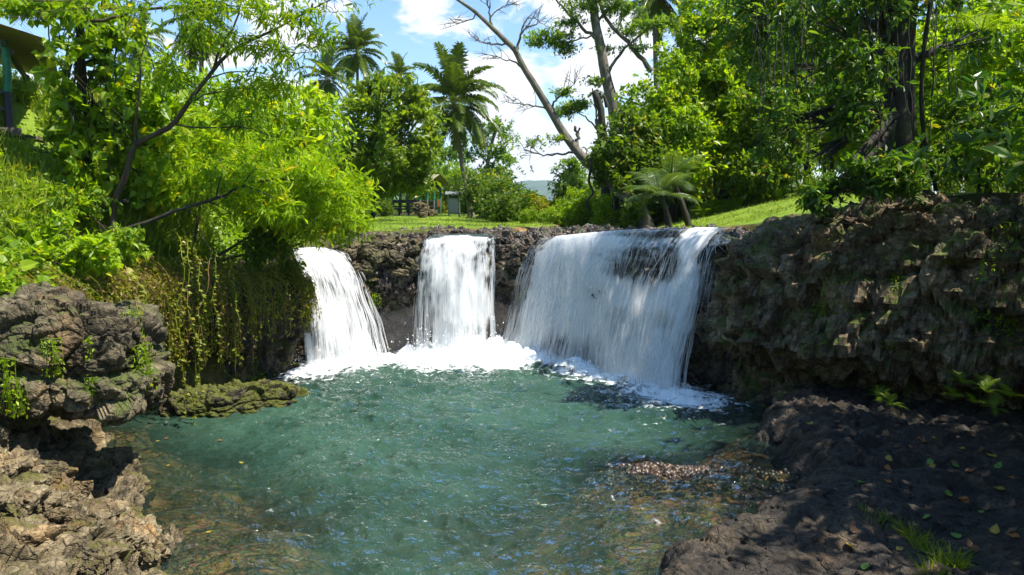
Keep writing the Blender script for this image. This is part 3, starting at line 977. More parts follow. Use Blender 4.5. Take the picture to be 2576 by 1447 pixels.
FM.sheet('water_sheet', M_FALL, w, 90, 120, 0.0, lambda S, T: 0.06 + 0.10 * np.exp(-((S - .42) / .25) ** 2) + ragged(S, T, .42, 5) - 0.40 * (1 - edge(S + ragged(S, T, .3, 6), .22)), -.10, 1.06)
FM.sheet('water_sheet', M_FALL, w, 90, 120, 0.18, lambda S, T: 0.03 + ragged(S, T, .35, 7) - 0.45 * (1 - edge(S + ragged(S, T, .3, 8), .25)), -.06, 1.04)
FM.sheet('water_sheet', M_FALL, w, 90, 120, 0.34, lambda S, T: -0.02 + ragged(S, T, .4, 9) + .08 * sstep(.5, 1, T) - 0.45 * (1 - edge(S + ragged(S, T, .3, 10), .25)), -.08, 1.12)
FM.strands('water_strands', M_STRAND, w, 1500, 0.024, 0.16, (-0.05, 0.45), 6)
FR = Fall([at(1402, 603, 25.0), at(1470, 596, 24.4), at(1560, 588, 23.5), at(1680, 582, 22.4), at(1760, 580, 21.8), at(1838, 580, 21.2)], BASE_R, 2.0, lump=0.26, seed=3)
w = empty('waterfall', BASE_R[2], 'wide right waterfall fanning out over stepped black rock beside the shaded cliff', 'waterfall')
def dens_r(S, T):
    d = 0.065 + 0.18 * np.exp(-((S - .06) / .13) ** 2) + 0.16 * np.exp(-((S - .92) / .09) ** 2) - 0.05 * np.exp(-((S - .62) / .15) ** 2)
    d = d - 0.20 * np.exp(-((S - .80) / .04) ** 2) * sstep(.7, .4, T) - 0.02 * sstep(.3, .5, S) * sstep(.95, .8, S) * sstep(.40, .15, T)
    d = d + ragged(S, T, .40, 11)
    return d - 0.5 * (1 - edge(S + ragged(S, T, .06, 12), .05)) + 0.05 * sstep(.2, .7, T)
FR.sheet('water_sheet', M_FALL, w, 260, 130, 0.0, dens_r)
FR.sheet('water_sheet', M_FALL, w, 260, 130, 0.16, lambda S, T: dens_r(S, T) - 0.03 + ragged(S, T, .25, 13))
FR.strands('water_strands', M_STRAND, w, 4600, 0.026, 0.26, (-0.02, 0.42), 7, lambda s: 0.30 + 0.9 * np.exp(-((s - .08) / .15) ** 2) + 0.5 * np.exp(-((s - .93) / .08) ** 2))

# foam mounds and flying drops at the foot of the falls
rg = np.random.default_rng(77)
b = Bag()
tet = np.array([[0, 0, 1.2], [0.9, 0, -.4], [-.45, .8, -.4], [-.45, -.8, -.4]])
def drops(base, n, spread, high, size):
    base = catmull([np.array([q[0], q[1], 0]) for q in base], 50)
    k = rg.integers(0, 50, n)
    c = base[k] + rg.normal(0, spread, (n, 3)) * np.array([1, 1, 0])
    c[:, 2] = np.abs(rg.normal(0, high, n)) * rg.random(n) + 0.02
    s = size * rg.uniform(.3, 1.3, n)
    v = (c[:, None, :] + tet[None] * s[:, None, None]).reshape(-1, 3)
    i = np.arange(n)[:, None, None] * 4
    b.add(v, [(i + np.array([[0, 1, 2], [0, 2, 3], [0, 3, 1], [1, 3, 2]])[None]).reshape(-1, 3)])
drops(BASE_L, 900, 0.30, 0.35, 0.022)
drops(BASE_M, 2600, 0.45, 0.65, 0.024)
drops(BASE_R, 2400, 0.30, 0.32, 0.020)
tag(link('foam', b.mesh('foam', M_DROP)), kind='stuff')

# drifting spray at the foot of the falls
n = NT('spray_mist')
vol = n.t.nodes.new('ShaderNodeVolumeScatter')
vol.inputs['Color'].default_value = (1, 1, 1, 1)
vol.inputs['Density'].default_value = 0.04
n.t.links.new(vol.outputs[0], n.out.inputs['Volume'])
me = rock_mesh('mist', (3.3, 1.0, 1.35), n.m, 3, 22, 0.9, dict(big=0.5, block=0.0, cell=1.0, crack=0.0, fine=0.0))
tag(link('mist', me, None, (-1.6, 24.5, 0.55)), kind='stuff')

# gravel bar
n = NT('wet_gravel')
cg = n.ramp(n.attr('rnd'), [(0.0, (0.016, 0.011, 0.008)), (0.5, (0.045, 0.028, 0.017)), (0.85, (0.075, 0.043, 0.022)), (1.0, (0.15, 0.08, 0.03))])
M_GRAVEL = n.done(n.pbr(n.mixc(n.rng(n.noise(n.pos(), 40, 3), .3, .7, 0, .5), cg, (0.03, 0.025, 0.02)), 0.35))
b = Bag()
th = np.linspace(0, np.pi, 6)
ph = np.linspace(0, 2 * np.pi, 8, endpoint=False)
PT, PP = np.meshgrid(th, ph, indexing='ij')
sph = np.stack([np.sin(PT) * np.cos(PP), np.sin(PT) * np.sin(PP), np.cos(PT)], -1).reshape(-1, 3)
i_ = np.arange(5)[:, None] * 8
j_ = np.arange(8)[None, :]
sphf = np.stack([i_ + j_, i_ + 8 + j_, i_ + 8 + (j_ + 1) % 8, i_ + (j_ + 1) % 8], -1).reshape(-1, 4)
for k in range(2400):
    if k < 1300:
        a, r = rg.uniform(0, 6.28), rg.random() ** .6
        r = r * (0.75 + 0.35 * math.sin(2.3 * a + 1) * math.cos(a * 1.3) + .2)
        x, y = 2.45 + 1.25 * r * np.cos(a), 14.48 + 0.40 * r * np.sin(a) + 0.10 * np.cos(a)
    else:
        x, y = rg.normal(3.4, 1.0), rg.normal(14.2, .45)
    z = float(bed(np.array(x), np.array(y)))
    s = .014 + .085 * rg.random() ** 2.6
    q = sph * np.array([1, rg.uniform(.6, 1), rg.uniform(.5, .8)]) * s
    q = q @ np.array(Euler(tuple(rg.uniform(0, 6, 3))).to_matrix()).T
    b.add(q + np.array([x, y, z + 0.03]), [sphf], rg.random())
tag(link('gravel', b.mesh('gravel', M_GRAVEL, True)), kind='stuff')

# ================================================================== plants
# palettes: real leaf colours, light and dark leaves of one plant
PAL_SUN = [(0.0, (0.099, 0.184, 0.006)), (0.45, (0.208, 0.339, 0.009)), (0.85, (0.363, 0.481, 0.011)), (1.0, (0.507, 0.450, 0.013))]
PAL_LIME = [(0.0, (0.157, 0.261, 0.006)), (0.5, (0.304, 0.450, 0.009)), (0.93, (0.451, 0.564, 0.015)), (1.0, (0.676, 0.481, 0.013))]
PAL_MID = [(0.0, (0.049, 0.106, 0.009)), (0.5, (0.112, 0.191, 0.010)), (0.92, (0.202, 0.283, 0.014)), (1.0, (0.364, 0.255, 0.017))]
PAL_DARK = [(0.0, (0.023, 0.070, 0.008)), (0.5, (0.061, 0.126, 0.010)), (0.95, (0.121, 0.200, 0.012)), (1.0, (0.403, 0.237, 0.012))]
PAL_PALM = [(0.0, (0.061, 0.109, 0.013)), (0.6, (0.121, 0.182, 0.019)), (1.0, (0.221, 0.255, 0.025))]
PAL_FEATHER = [(0.0, (0.055, 0.121, 0.010)), (0.6, (0.121, 0.210, 0.014)), (1.0, (0.241, 0.291, 0.021))]
PAL_WARM = [(0.0, (0.140, 0.182, 0.010)), (0.5, (0.282, 0.309, 0.013)), (0.8, (0.403, 0.309, 0.017)), (1.0, (0.565, 0.237, 0.017))]
L_SUN = leaf_mat('sunny_leaf', PAL_SUN, 0.45)
L_LIME = leaf_mat('lime_leaf', PAL_LIME, 0.45)
L_MID = leaf_mat('broad_leaf', PAL_MID, 0.42)
L_MANGO = leaf_mat('glossy_leaf', [(0.0, (0.08, 0.14, 0.010)), (0.5, (0.17, 0.26, 0.016)), (0.9, (0.28, 0.37, 0.02)), (1.0, (0.30, 0.26, 0.03))], 0.42, 0.36)
L_DARK = leaf_mat('dark_leaf', [(p_, tuple(1.3 * k for k in c_)) for p_, c_ in PAL_DARK], 0.42, 0.36)
L_PALM = leaf_mat('palm_leaf', PAL_PALM, 0.28, 0.32, (1.4, 1.35, 0.6), 0.6)
L_FEATHER = leaf_mat('feather_leaf', [(p_, tuple(1.35 * k for k in c_)) for p_, c_ in PAL_FEATHER], 0.48)
L_WARM = leaf_mat('yellowing_leaf', PAL_WARM, 0.4)
L_FERN = leaf_mat('fern_leaf', PAL_SUN, 0.35, 0.4)
L_GRASS = leaf_mat('grass_blade', [(0, (0.12, 0.18, 0.012)), (0.6, (0.24, 0.33, 0.02)), (1, (0.38, 0.39, 0.05))], 0.4)
L_DRY = leaf_mat('dry_leaf', [(0, (0.15, 0.085, 0.03)), (1, (0.36, 0.22, 0.08))], 0.35, 0.7, (1.2, 1.0, 0.7))
L_VINE = leaf_mat('vine_leaf', [(0, (0.14, 0.19, 0.014)), (0.6, (0.30, 0.33, 0.025)), (1, (0.40, 0.32, 0.04))], 0.45)
B_BROWN = bark_mat('brown_bark', (0.02, 0.012, 0.007), (0.075, 0.046, 0.026), 0.3)
B_DARK = bark_mat('dark_bark', (0.007, 0.005, 0.004), (0.032, 0.022, 0.015), 0.35)
B_PALE = bark_mat('pale_bark', (0.055, 0.046, 0.035), (0.20, 0.17, 0.125), 0.35, 4.0, 0.6)
B_PALM = bark_mat('palm_bark', (0.07, 0.055, 0.042), (0.20, 0.165, 0.125), 0.0, 9.0, 3.0)
B_VINE = bark_mat('vine_stem', (0.09, 0.05, 0.02), (0.24, 0.14, 0.05), 0.0)

T_OVAL = (np.array([[0, 0, 0], [-.19, .32, .035], [-.15, .68, .03], [0, 1, -.10], [.15, .68, .03], [.19, .32, .035]]), np.array([[0, 3, 2, 1], [0, 5, 4, 3]]))
T_LANCE = (np.array([[0, 0, 0], [-.10, .30, .03], [-.09, .62, .02], [0, 1, -.16], [.09, .62, .02], [.10, .30, .03]]), np.array([[0, 3, 2, 1], [0, 5, 4, 3]]))
T_HEART = (np.array([[0, 0, 0], [-.36, .10, .05], [-.33, .50, .05], [0, 1, -.14], [.33, .50, .05], [.36, .10, .05]]), np.array([[0, 3, 2, 1], [0, 5, 4, 3]]))
T_SMALL = (np.array([[0, 0, 0], [-.24, .45, .06], [0, 1, -.05], [.24, .45, .06]]), np.array([[0, 2, 1], [0, 3, 2]]))
T_BLADE = (np.array([[-.035, 0, 0], [.035, 0, 0], [.028, .5, .02], [-.028, .5, .02], [0, 1, -.22]]), None)

def leaves(base, axis_, normal, size, tmpl, rnd, bag=None):
    """one leaf of the template per row; returns a Bag"""
    bag = bag or Bag()
    V, F = tmpl
    a = unit(axis_)
    nn = unit(normal - (normal * a).sum(1, keepdims=True) * a)
    x = np.cross(a, nn)
    v = (base[:, None, :] + size[:, None, None] * (V[None, :, 0:1] * x[:, None, :] + V[None, :, 1:2] * a[:, None, :] + V[None, :, 2:3] * nn[:, None, :]))
    n, k = len(base), len(V)
    i = np.arange(n)[:, None, None] * k
    if F is None:
        bag.add(v.reshape(-1, 3), [(i + np.array([[0, 1, 2, 3]])[None]).reshape(-1, 4)], rnd)
        q = np.arange(n)[:, None] * k + np.array([[3, 2, 4]])
        bag.f.append(q + bag.n - n * k)
        bag.a.append(np.asarray(rnd))
        return bag
    f = (i + F[None]).reshape(-1, F.shape[1])
    return bag.add(v.reshape(-1, 3), [f], np.repeat(rnd, len(F)))

def lobe(u, v, d, ru, rv, rd=None):
    k = d * SET_BACK / F_PX
    return (at(u, v, d), np.array([ru * k, (rd if rd is not None else 0.5 * (ru + rv)) * k, rv * k]))

def crown_points(lobes, n, rg, shell=0.55, gap=0.0, gscale=1.0):
    w = np.array([(r[0] * r[1] + r[1] * r[2] + r[0] * r[2]) for _, r in lobes])
    k = rg.choice(len(lobes), n, p=w / w.sum())
    C = np.array([c for c, _ in lobes])[k]
    RR = np.array([r for _, r in lobes])[k]
    d = unit(rg.normal(size=(n, 3)))
    rad = (shell + (1 - shell) * rg.random((n, 1)) ** 0.6) * (1 + 0.10 * rg.normal(size=(n, 1)))
    rad = rad * (1 + 0.22 * vnoise(d * 2.3 + C, 9)[:, None])
    P = C + RR * d * rad
    o = unit(d / RR)
    if gap:
        keep = fbm(P * gscale, 2, 33) > (gap - 0.5) * 0.8
        P, o = P[keep], o[keep]
    return P, o

def foliage(lobes, n, per, L, tmpl, seed, droop=0.3, shell=0.5, gap=0.0, gscale=1.0, twig=0.45, spread=0.75, bag=None, lift=0.25):
    rg = np.random.default_rng(seed)
    P, o = crown_points(lobes, n, rg, shell, gap, gscale)
    n = len(P)
    tw = unit(o * 0.8 + rg.normal(size=(n, 3)) * 0.55 + np.array([0, 0, lift]))
    tone = np.clip(rg.normal(0.45, 0.16, n), 0, 1)
    P2 = np.repeat(P, per, 0)
    T2 = np.repeat(tw, per, 0)
    m = n * per
    t = rg.random((m, 1))
    ln = twig * L * 3.2
    base = P2 + T2 * (t - 0.6) * ln + rg.normal(size=(m, 3)) * L * 0.22
    ax = T2 * 0.55 + rg.normal(size=(m, 3)) * spread + np.array([0, 0, -droop])
    nr = rg.normal(size=(m, 3)) * 0.5 + TO_SUN
    sz = L * np.clip(rg.lognormal(-.15, .38, m), .35, 1.9)
    rnd = np.clip(np.repeat(tone, per) + rg.normal(0, 0.20, m), 0, 0.96)
    rnd[rg.random(m) < 0.012] = 1.0
    return leaves(base, ax, nr, sz, tmpl, rnd, bag)

def bez(a, b, c, n=8):
    t = np.linspace(0, 1, n)[:, None]
    return (1 - t) ** 2 * a + 2 * t * (1 - t) * b + t * t * c

def wiggle(pts, amp, seed):
    rg = np.random.default_rng(seed)
    pts = np.asarray(pts, float).copy()
    pts[1:-1] += rg.normal(0, amp, (len(pts) - 2, 3))
    return pts

def limbs(bag, trunk, r0, r1, lobes, seed, twigs=5, sides=7, wob=0.15, tw_r=0.012, start=0.35):
    """trunk polyline with a limb into every lobe and twigs off each limb"""
    rg = np.random.default_rng(seed)
    tp = catmull(trunk, 26)
    rad = np.linspace(r0, r1, 26)
    rad[:3] *= [1.5, 1.2, 1.06]
    bag.tube(tp, rad, sides + 2, wob=wob, seed=seed)
    for c, r in lobes:
        k = int(np.clip(np.argmin(np.linalg.norm(tp - (c - np.array([0, 0, r[2] * 0.9])), axis=1)), int(26 * start), 24))
        a = tp[k]
        b = 0.5 * (a + c) + np.array([0, 0, 0.2]) * np.linalg.norm(c - a) * rg.uniform(-.4, .7) + rg.normal(0, .08, 3) * np.linalg.norm(c - a)
        pts = bez(a, b, c, 9)
        lr = np.linspace(min(rad[k] * 0.42, 0.36 * r0), tw_r * 1.3, 9)
        bag.tube(wiggle(pts, 0.03 * np.linalg.norm(c - a) / 3, seed + k), lr, sides - 1)
        for _ in range(twigs):
            s = rg.integers(3, 9)
            e = c + r * unit(rg.normal(size=3)) * rg.uniform(.5, .9)
            q = bez(pts[s], 0.5 * (pts[s] + e) + rg.normal(0, .1, 3) * r, e, 6)
            bag.tube(q, np.linspace(max(lr[s] * .55, tw_r), tw_r * .4, 6), 4, cap=False)
    return bag

def plant(name, label, cat, base, trunk, r0, r1, lobes, leafm, bark, n, per, L, tmpl, seed, group=None, twigs=5, tw_r=0.012, extra=None, start=.35, **kw):
    root = empty(name, base, label, cat, group)
    if trunk is not None:
        b = limbs(Bag(), trunk, r0, r1, lobes, seed, twigs, tw_r=tw_r, start=start)
        if extra:
            extra(b)
        b.obj('trunk' if r0 > 0.045 else 'stems', bark, root, True)
    foliage(lobes, n, per, L, tmpl, seed, **kw).obj('crown' if r0 > 0.045 else 'foliage', leafm, root)
    return root

def ground_at(x, y):
    return float(land(np.array([[x]], float), np.array([[y]], float))[0, 0])

def gpt(u, d):
    p = at(u, 500, d)
    return np.array([p[0], d, ground_at(p[0], d)])

# ---------------- near left: forked tree leaning over the pool
SET_BACK = 1.25
def foot(u, v, d):
    p = at(u, v, d)
    x = p[0]
    while float(poly_sd(np.array(x), np.array(p[1]), BASIN)) > -.15:
        x -= .05
    return np.array([x, p[1], ground_at(x, p[1]) - .1])
def tree_left():
    D = 15.0
    base = foot(275, 560, D)
    main = [base, at(284, 530, D), at(287, 509, D), at(317, 439, D), at(335, 372, D), at(374, 346, D), at(435, 313, D), at(478, 252, D), at(522, 196, D), at(561, 148, D), at(609, 113, D - .1), at(692, 74, D - .3), at(772, 30, D - .5), at(850, -10, D - .7)]
    lobes = [lobe(150, 20, 14.2, 150, 45), lobe(50, 45, 13.8, 90, 35), lobe(330, 20, 14.6, 110, 45), lobe(470, 25, 14.6, 130, 40), lobe(600, 20, 14.6, 110, 45),
             lobe(735, 30, 14.4, 110, 45), lobe(850, 15, 14.2, 75, 30), lobe(640, 110, 14.7, 100, 45), lobe(745, 130, 14.5, 85, 50), lobe(560, 225, 15.0, 90, 50),
             lobe(680, 215, 14.9, 100, 45), lobe(810, 95, 14.4, 60, 40), lobe(520, 90, 15.2, 90, 40), lobe(430, 180, 15.3, 90, 60), lobe(600, 300, 15.3, 100, 40)]
    root = empty('forked_tree', base, 'slender forked tree leaning over the left bank with thin bright leaves against sky', 'tree')
    b = Bag()
    r = np.interp(np.linspace(0, 1, 40), [0, .2, .5, .75, 1], [.098, .082, .062, .035, .0125])
    b.tube(catmull(main, 40), r, 9, wob=.12, seed=3)
    def br(pts, r0, r1, n=14):
        b.tube(wiggle(catmull(pts, n), .012, len(b.v)), np.linspace(r0, r1, n), 6)
    br([at(535, 178, D), at(548, 140, D), at(561, 113, D), at(591, 61, D), at(612, 0, D), at(630, -60, D)], .035, .014)
    br([at(339, 361, D), at(343, 300, D), at(352, 220, D), at(356, 143, D), at(372, 90, D)], .035, .012)
    br([at(304, 42, D), at(348, 26, D), at(435, 17, D), at(522, 11, D), at(640, 22, D - .3)], .035, .010)
    br([at(205, 60, D), at(250, 52, D), at(304, 42, D)], .04, .035, 6)
    br([at(609, 113, D), at(660, 118, D), at(740, 132, D - .2), at(800, 130, D - .4)], .018, .006)
    br([at(478, 252, D), at(540, 232, D), at(620, 222, D), at(700, 235, D)], .022, .006)
    br([at(435, 313, D), at(520, 322, D), at(610, 318, D), at(690, 345, D)], .024, .006)
    br([at(522, 196, D), at(600, 180, D), at(680, 190, D), at(760, 215, D)], .018, .005)
    rg = np.random.default_rng(4)
    for c, rr in lobes:
        tp = catmull(main, 40)
        k = np.argmin(np.linalg.norm(tp - c, axis=1))
        for _ in range(9):
            e = c + rr * unit(rg.normal(size=3)) * rg.uniform(.4, 1)
            a = tp[min(39, max(6, k + rg.integers(-3, 3)))] if rg.random() < .3 else c + rr * unit(rg.normal(size=3)) * .5
            b.tube(bez(a, .5 * (a + e) + rg.normal(0, .08, 3), e, 6), np.linspace(.009, .003, 6), 4, cap=False)
    b.obj('trunk', B_BROWN, root, True)
    foliage(lobes, 1050, 7, .19, T_LANCE, 21, droop=.55, shell=.15, gap=.42, gscale=1.3, twig=.5, lift=0.0).obj('crown', L_SUN, root)
    # low limb reaching out over the water
    lowfoot = foot(262, 610, 14.7)
    root = empty('low_branch_tree', lowfoot, 'dark low limb arching out over the hanging vines with leafy tip', 'tree')
    b = Bag()
    path = [lowfoot, at(282, 592, 14.7), at(300, 583, 14.7), at(391, 552, 14.7), at(456, 526, 14.8), at(543, 500, 15), at(609, 469, 15.3), at(691, 452, 15.6), at(770, 455, 16)]
    b.tube(wiggle(catmull(path, 26), .008, 6), np.linspace(.078, .018, 26), 8, wob=.12, seed=8)
    for (s, e) in [((456, 526), (520, 565)), ((520, 507), (590, 545)), ((609, 469), (690, 500)), ((609, 469), (650, 420)), ((543, 500), (560, 430))]:
        a, c = at(*s, 15), at(*e, 15)
        b.tube(bez(a, .5 * (a + c) + np.array([0, 0, .1]), c, 8), np.linspace(.022, .005, 8), 5)
    b.obj('trunk', B_DARK, root, True)
    lb = [lobe(640, 450, 15.5, 100, 45), lobe(760, 440, 16, 90, 50), lobe(830, 480, 16.2, 60, 50), lobe(700, 520, 15.5, 70, 40), lobe(570, 450, 15.2, 70, 50), lobe(890, 560, 16.5, 35, 30), lobe(850, 530, 16.4, 40, 30)]
    foliage(lb, 520, 8, .19, T_LANCE, 22, droop=.5, shell=.2, gap=.3, gscale=1.2).obj('crown', L_LIME, root)
tree_left()

# ---------------- stem wrapped in climbers
vb = foot(215, 500, 15.6)
lb = [lobe(205, 60, 15.4, 120, 70), lobe(215, 160, 15.3, 100, 80), lobe(235, 260, 15.4, 100, 80), lobe(190, 340, 15.4, 65, 60), lobe(240, 380, 15.4, 100, 80), lobe(205, 455, 15.3, 60, 50), lobe(300, 260, 15.6, 80, 100), lobe(300, 110, 15.6, 70, 70),
      lobe(100, 20, 15, 100, 40), lobe(390, 380, 16, 80, 90), lobe(370, 470, 16, 90, 60), lobe(420, 260, 16.3, 80, 80)]
def vine_stems(b):
    rg = np.random.default_rng(8)
    for k in range(14):
        u = 205 + rg.normal(0, 45)
        pts = [at(u + rg.normal(0, 16), v, 15.4 + rg.normal(0, .2)) for v in range(-40, 520, 70)]
        b.tube(catmull(pts, 24), rg.uniform(.008, .022), 5)
plant('climber_covered_tree', 'upright dark stem wrapped in heart leaved climbers on the left bank', 'tree', vb, [vb, at(213, 440, 15.6), at(207, 300, 15.6), at(203, 120, 15.6), at(200, -80, 15.6)], .13, .08, lb, L_SUN, B_DARK,
      1150, 8, .195, T_HEART, 31, droop=.55, shell=.35, gap=.25, extra=vine_stems, twigs=3)

SET_BACK = 1.1
# ---------------- bushes of the left bank
BUSHES = [
    ('lance leaved bush glowing yellow green above the vine curtain', 'sunlit', [lobe(560, 400, 19, 110, 80), lobe(480, 470, 18.5, 100, 70), lobe(610, 490, 19, 110, 70), lobe(420, 420, 19, 80, 80), lobe(530, 320, 20, 90, 60)], L_LIME, .21, T_LANCE, 900, 9),
    ('broad bright bush leaning towards the left waterfall', 'sunlit', [lobe(720, 420, 21, 110, 90), lobe(800, 470, 21.5, 100, 80), lobe(700, 520, 20.5, 100, 60), lobe(860, 520, 22, 70, 60), lobe(780, 560, 21.5, 80, 45), lobe(900, 470, 22.5, 45, 50)], L_LIME, .22, T_LANCE, 1000, 9),
    ('tall sunlit bush behind the forked tree branches', 'sunlit', [lobe(640, 270, 24, 110, 70), lobe(740, 310, 24.5, 100, 80), lobe(560, 230, 24, 80, 50), lobe(810, 330, 25, 70, 70), lobe(680, 360, 24, 100, 70), lobe(770, 260, 25, 70, 50)], L_LIME, .24, T_OVAL, 800, 9),
    ('pale shrub crowded behind the climber wrapped stem', 'sunlit', [lobe(380, 300, 21, 90, 80), lobe(450, 230, 22, 90, 70), lobe(330, 400, 20, 80, 80), lobe(480, 350, 21, 80, 70)], L_LIME, .20, T_OVAL, 640, 9),
    ('dark leafy shrub hanging over the cliff edge next to the left falls', 'shade', [lobe(690, 590, 21.5, 55, 60), lobe(650, 620, 21, 40, 55), lobe(725, 650, 22.3, 25, 55)], L_MID, .15, T_OVAL, 420, 8),
    ('broad leaved weed clump on the grassy slope nearest the left photo edge', 'sunlit', [lobe(30, 610, 15.2, 70, 55), lobe(85, 650, 14.8, 60, 45), lobe(10, 680, 14.4, 60, 45)], L_SUN, .15, T_HEART, 330, 8),
    ('heart leaved shrub above the ledge boulder beside the forked trunk', 'sunlit', [lobe(170, 590, 15.6, 70, 60), lobe(230, 640, 15.2, 70, 50), lobe(140, 660, 14.9, 60, 45)], L_LIME, .14, T_HEART, 420, 8),
    ('leafy shrub at the foot of the climber wrapped stem', 'shade', [lobe(230, 500, 17, 60, 45), lobe(150, 520, 16.6, 70, 50), lobe(300, 610, 16.4, 60, 45)], L_SUN, .15, T_OVAL, 380, 8),
    ('leaf spray dipping in front of the grassy ledge', 'sunlit', [lobe(900, 560, 22.8, 40, 32), lobe(860, 590, 22.6, 30, 25), lobe(840, 545, 22.3, 45, 35)], L_SUN, .18, T_LANCE, 170, 8),
]
SET_BACK = 1.0
for k, (lab, kind, lobes, m, L, tm, nn, per) in enumerate(BUSHES):
    if k in (1, 4, 8):          # these three stay nearer than the rest
        lobes = [(CAM + (c - CAM) / 1.1, r / 1.1) for c, r in lobes]
    c = np.mean([q for q, _ in lobes], 0)
    zb = min(ground_at(c[0] - .8, c[1]) + .0, c[2] - .5)
    bx = c[0] - .1
    while float(poly_sd(np.array(bx), np.array(c[1] + .2), BASIN)) > -.4 and bx > -14:
        bx -= .1
    bs = np.array([bx, c[1] + .2, ground_at(bx, c[1] + .2) - .05])
    plant('bush', lab, 'bush', bs, [bs, 0.5 * (bs + c), c], .04, .02, lobes, m, B_BROWN, nn, per, L, tm, 40 + k, twigs=9, tw_r=.008, start=.2, droop=.45, shell=.45, gap=.22, gscale=1.1)

# ---------------- round tree on the lawn
tb = gpt(930, 36)
lb = [lobe(985, 265, 36, 95, 65), lobe(920, 320, 36, 65, 75), lobe(1035, 330, 36, 70, 75), lobe(965, 390, 35.5, 95, 70), lobe(1065, 380, 36, 45, 60), lobe(905, 420, 35.5, 55, 50), lobe(1010, 440, 36, 70, 35),
      lobe(960, 215, 36.5, 45, 25), lobe(1040, 260, 36.5, 45, 30), lobe(900, 240, 36.5, 30, 35), lobe(1000, 345, 34.5, 60, 50), lobe(940, 470, 36, 60, 30), lobe(1050, 460, 36, 45, 30)]
plant('round_tree', 'dense rounded tree with glossy leaves standing on the lawn by the far shelter', 'tree', tb, [tb, at(940, 500, 36), at(955, 420, 36), at(970, 330, 36)], .17, .07, lb, L_MANGO, B_DARK,
      3000, 9, .24, T_SMALL, 51, twigs=7, droop=.25, shell=.72, gap=.28, gscale=.9, lift=.4)

# ---------------- palms
def frond_mesh(name, L, e0, bend, seed, mat, pairs=52, droop=.5, ragged=0.0):
    rg = np.random.default_rng(seed)
    t = np.linspace(0, 1, 20)
    el = e0 - bend * t ** 1.35
    dx, dz = np.cos(el), np.sin(el)
    x = np.concatenate([[0], np.cumsum((dx[1:] + dx[:-1]) / 2)]) / 19 * L
    z = np.concatenate([[0], np.cumsum((dz[1:] + dz[:-1]) / 2)]) / 19 * L
    pts = np.stack([x, 0 * x, z], 1)
    b = Bag()
    b.tube(pts, np.linspace(.032, .006, 20) * L / 3, 4, rnd=.9)
    k = np.repeat(np.linspace(.16, .995, pairs), 2)
    side = np.tile([-1.0, 1.0], pairs)
    n = len(k)
    keep = rg.random(n) > ragged
    k, side = k[keep], side[keep]
    n = len(k)
    P = np.stack([np.interp(k, t, pts[:, c]) for c in range(3)], 1)
    e = np.interp(k, t, el)
    T = np.stack([np.cos(e), 0 * e, np.sin(e)], 1)
    U = np.stack([-np.sin(e), 0 * e, np.cos(e)], 1)
    S = np.stack([0 * e, side, 0 * e], 1)
    ln = L * .25 * (np.sin(np.pi * (k * .80 + .14)) ** .7) * rg.uniform(.8, 1.15, n)
    d0 = unit(T * (.35 + .6 * k[:, None]) + S * .85 + U * .22 + rg.normal(0, .07, (n, 3)))
    dn = np.array([0, 0, -1.0])
    m1 = P + d0 * ln[:, None] * .5
    tip = m1 + unit(d0 + dn * droop * rg.uniform(.6, 1.5, (n, 1))) * ln[:, None] * .5
    w = .019 * L * (0.6 + .4 * np.sin(np.pi * k))[:, None]
    wd = unit(np.cross(d0, U)) * 1.0
    wd = unit(T * .9 + U * .25)
    v = np.stack([P - wd * w * .6, P + wd * w * .6, m1 + wd * w, m1 - wd * w, tip], 1).reshape(-1, 3)
    i = np.arange(n)[:, None] * 5
    rr = np.clip(rg.normal(.45, .2, n), 0, 1)
    b.add(v, [i + np.array([[0, 1, 2, 3]])], rr)
    b.f.append(i + np.array([[3, 2, 4]]) + b.n - n * 5)
    b.a.append(rr)
    return b.mesh(name, mat)
FRONDS = {}
for k, (e0, bend) in enumerate([(88, 38), (68, 70), (45, 85), (18, 80), (-18, 58), (-50, 32)]):
    FRONDS[k] = [frond_mesh('frond', 3.0, R(e0), R(bend), 60 + 2 * k + j, L_PALM, droop=.55 + .12 * k) for j in (0, 1)]
DRY_FROND = frond_mesh('frond', 3.0, R(-35), R(45), 91, L_DRY, droop=.9, ragged=.15)
nut = Bag()
for k in range(9):
    a = k * 2.4
    nut.add(sph * np.array([.12, .12, .15]) + np.array([.20 * math.cos(a), .20 * math.sin(a), -.25 - .12 * (k % 3)]), [sphf], .5)
n = NT('coconut')
M_NUT = n.done(n.pbr((0.07, 0.05, 0.015), 0.5))
NUT_ME = nut.mesh('coconuts', M_NUT, True)

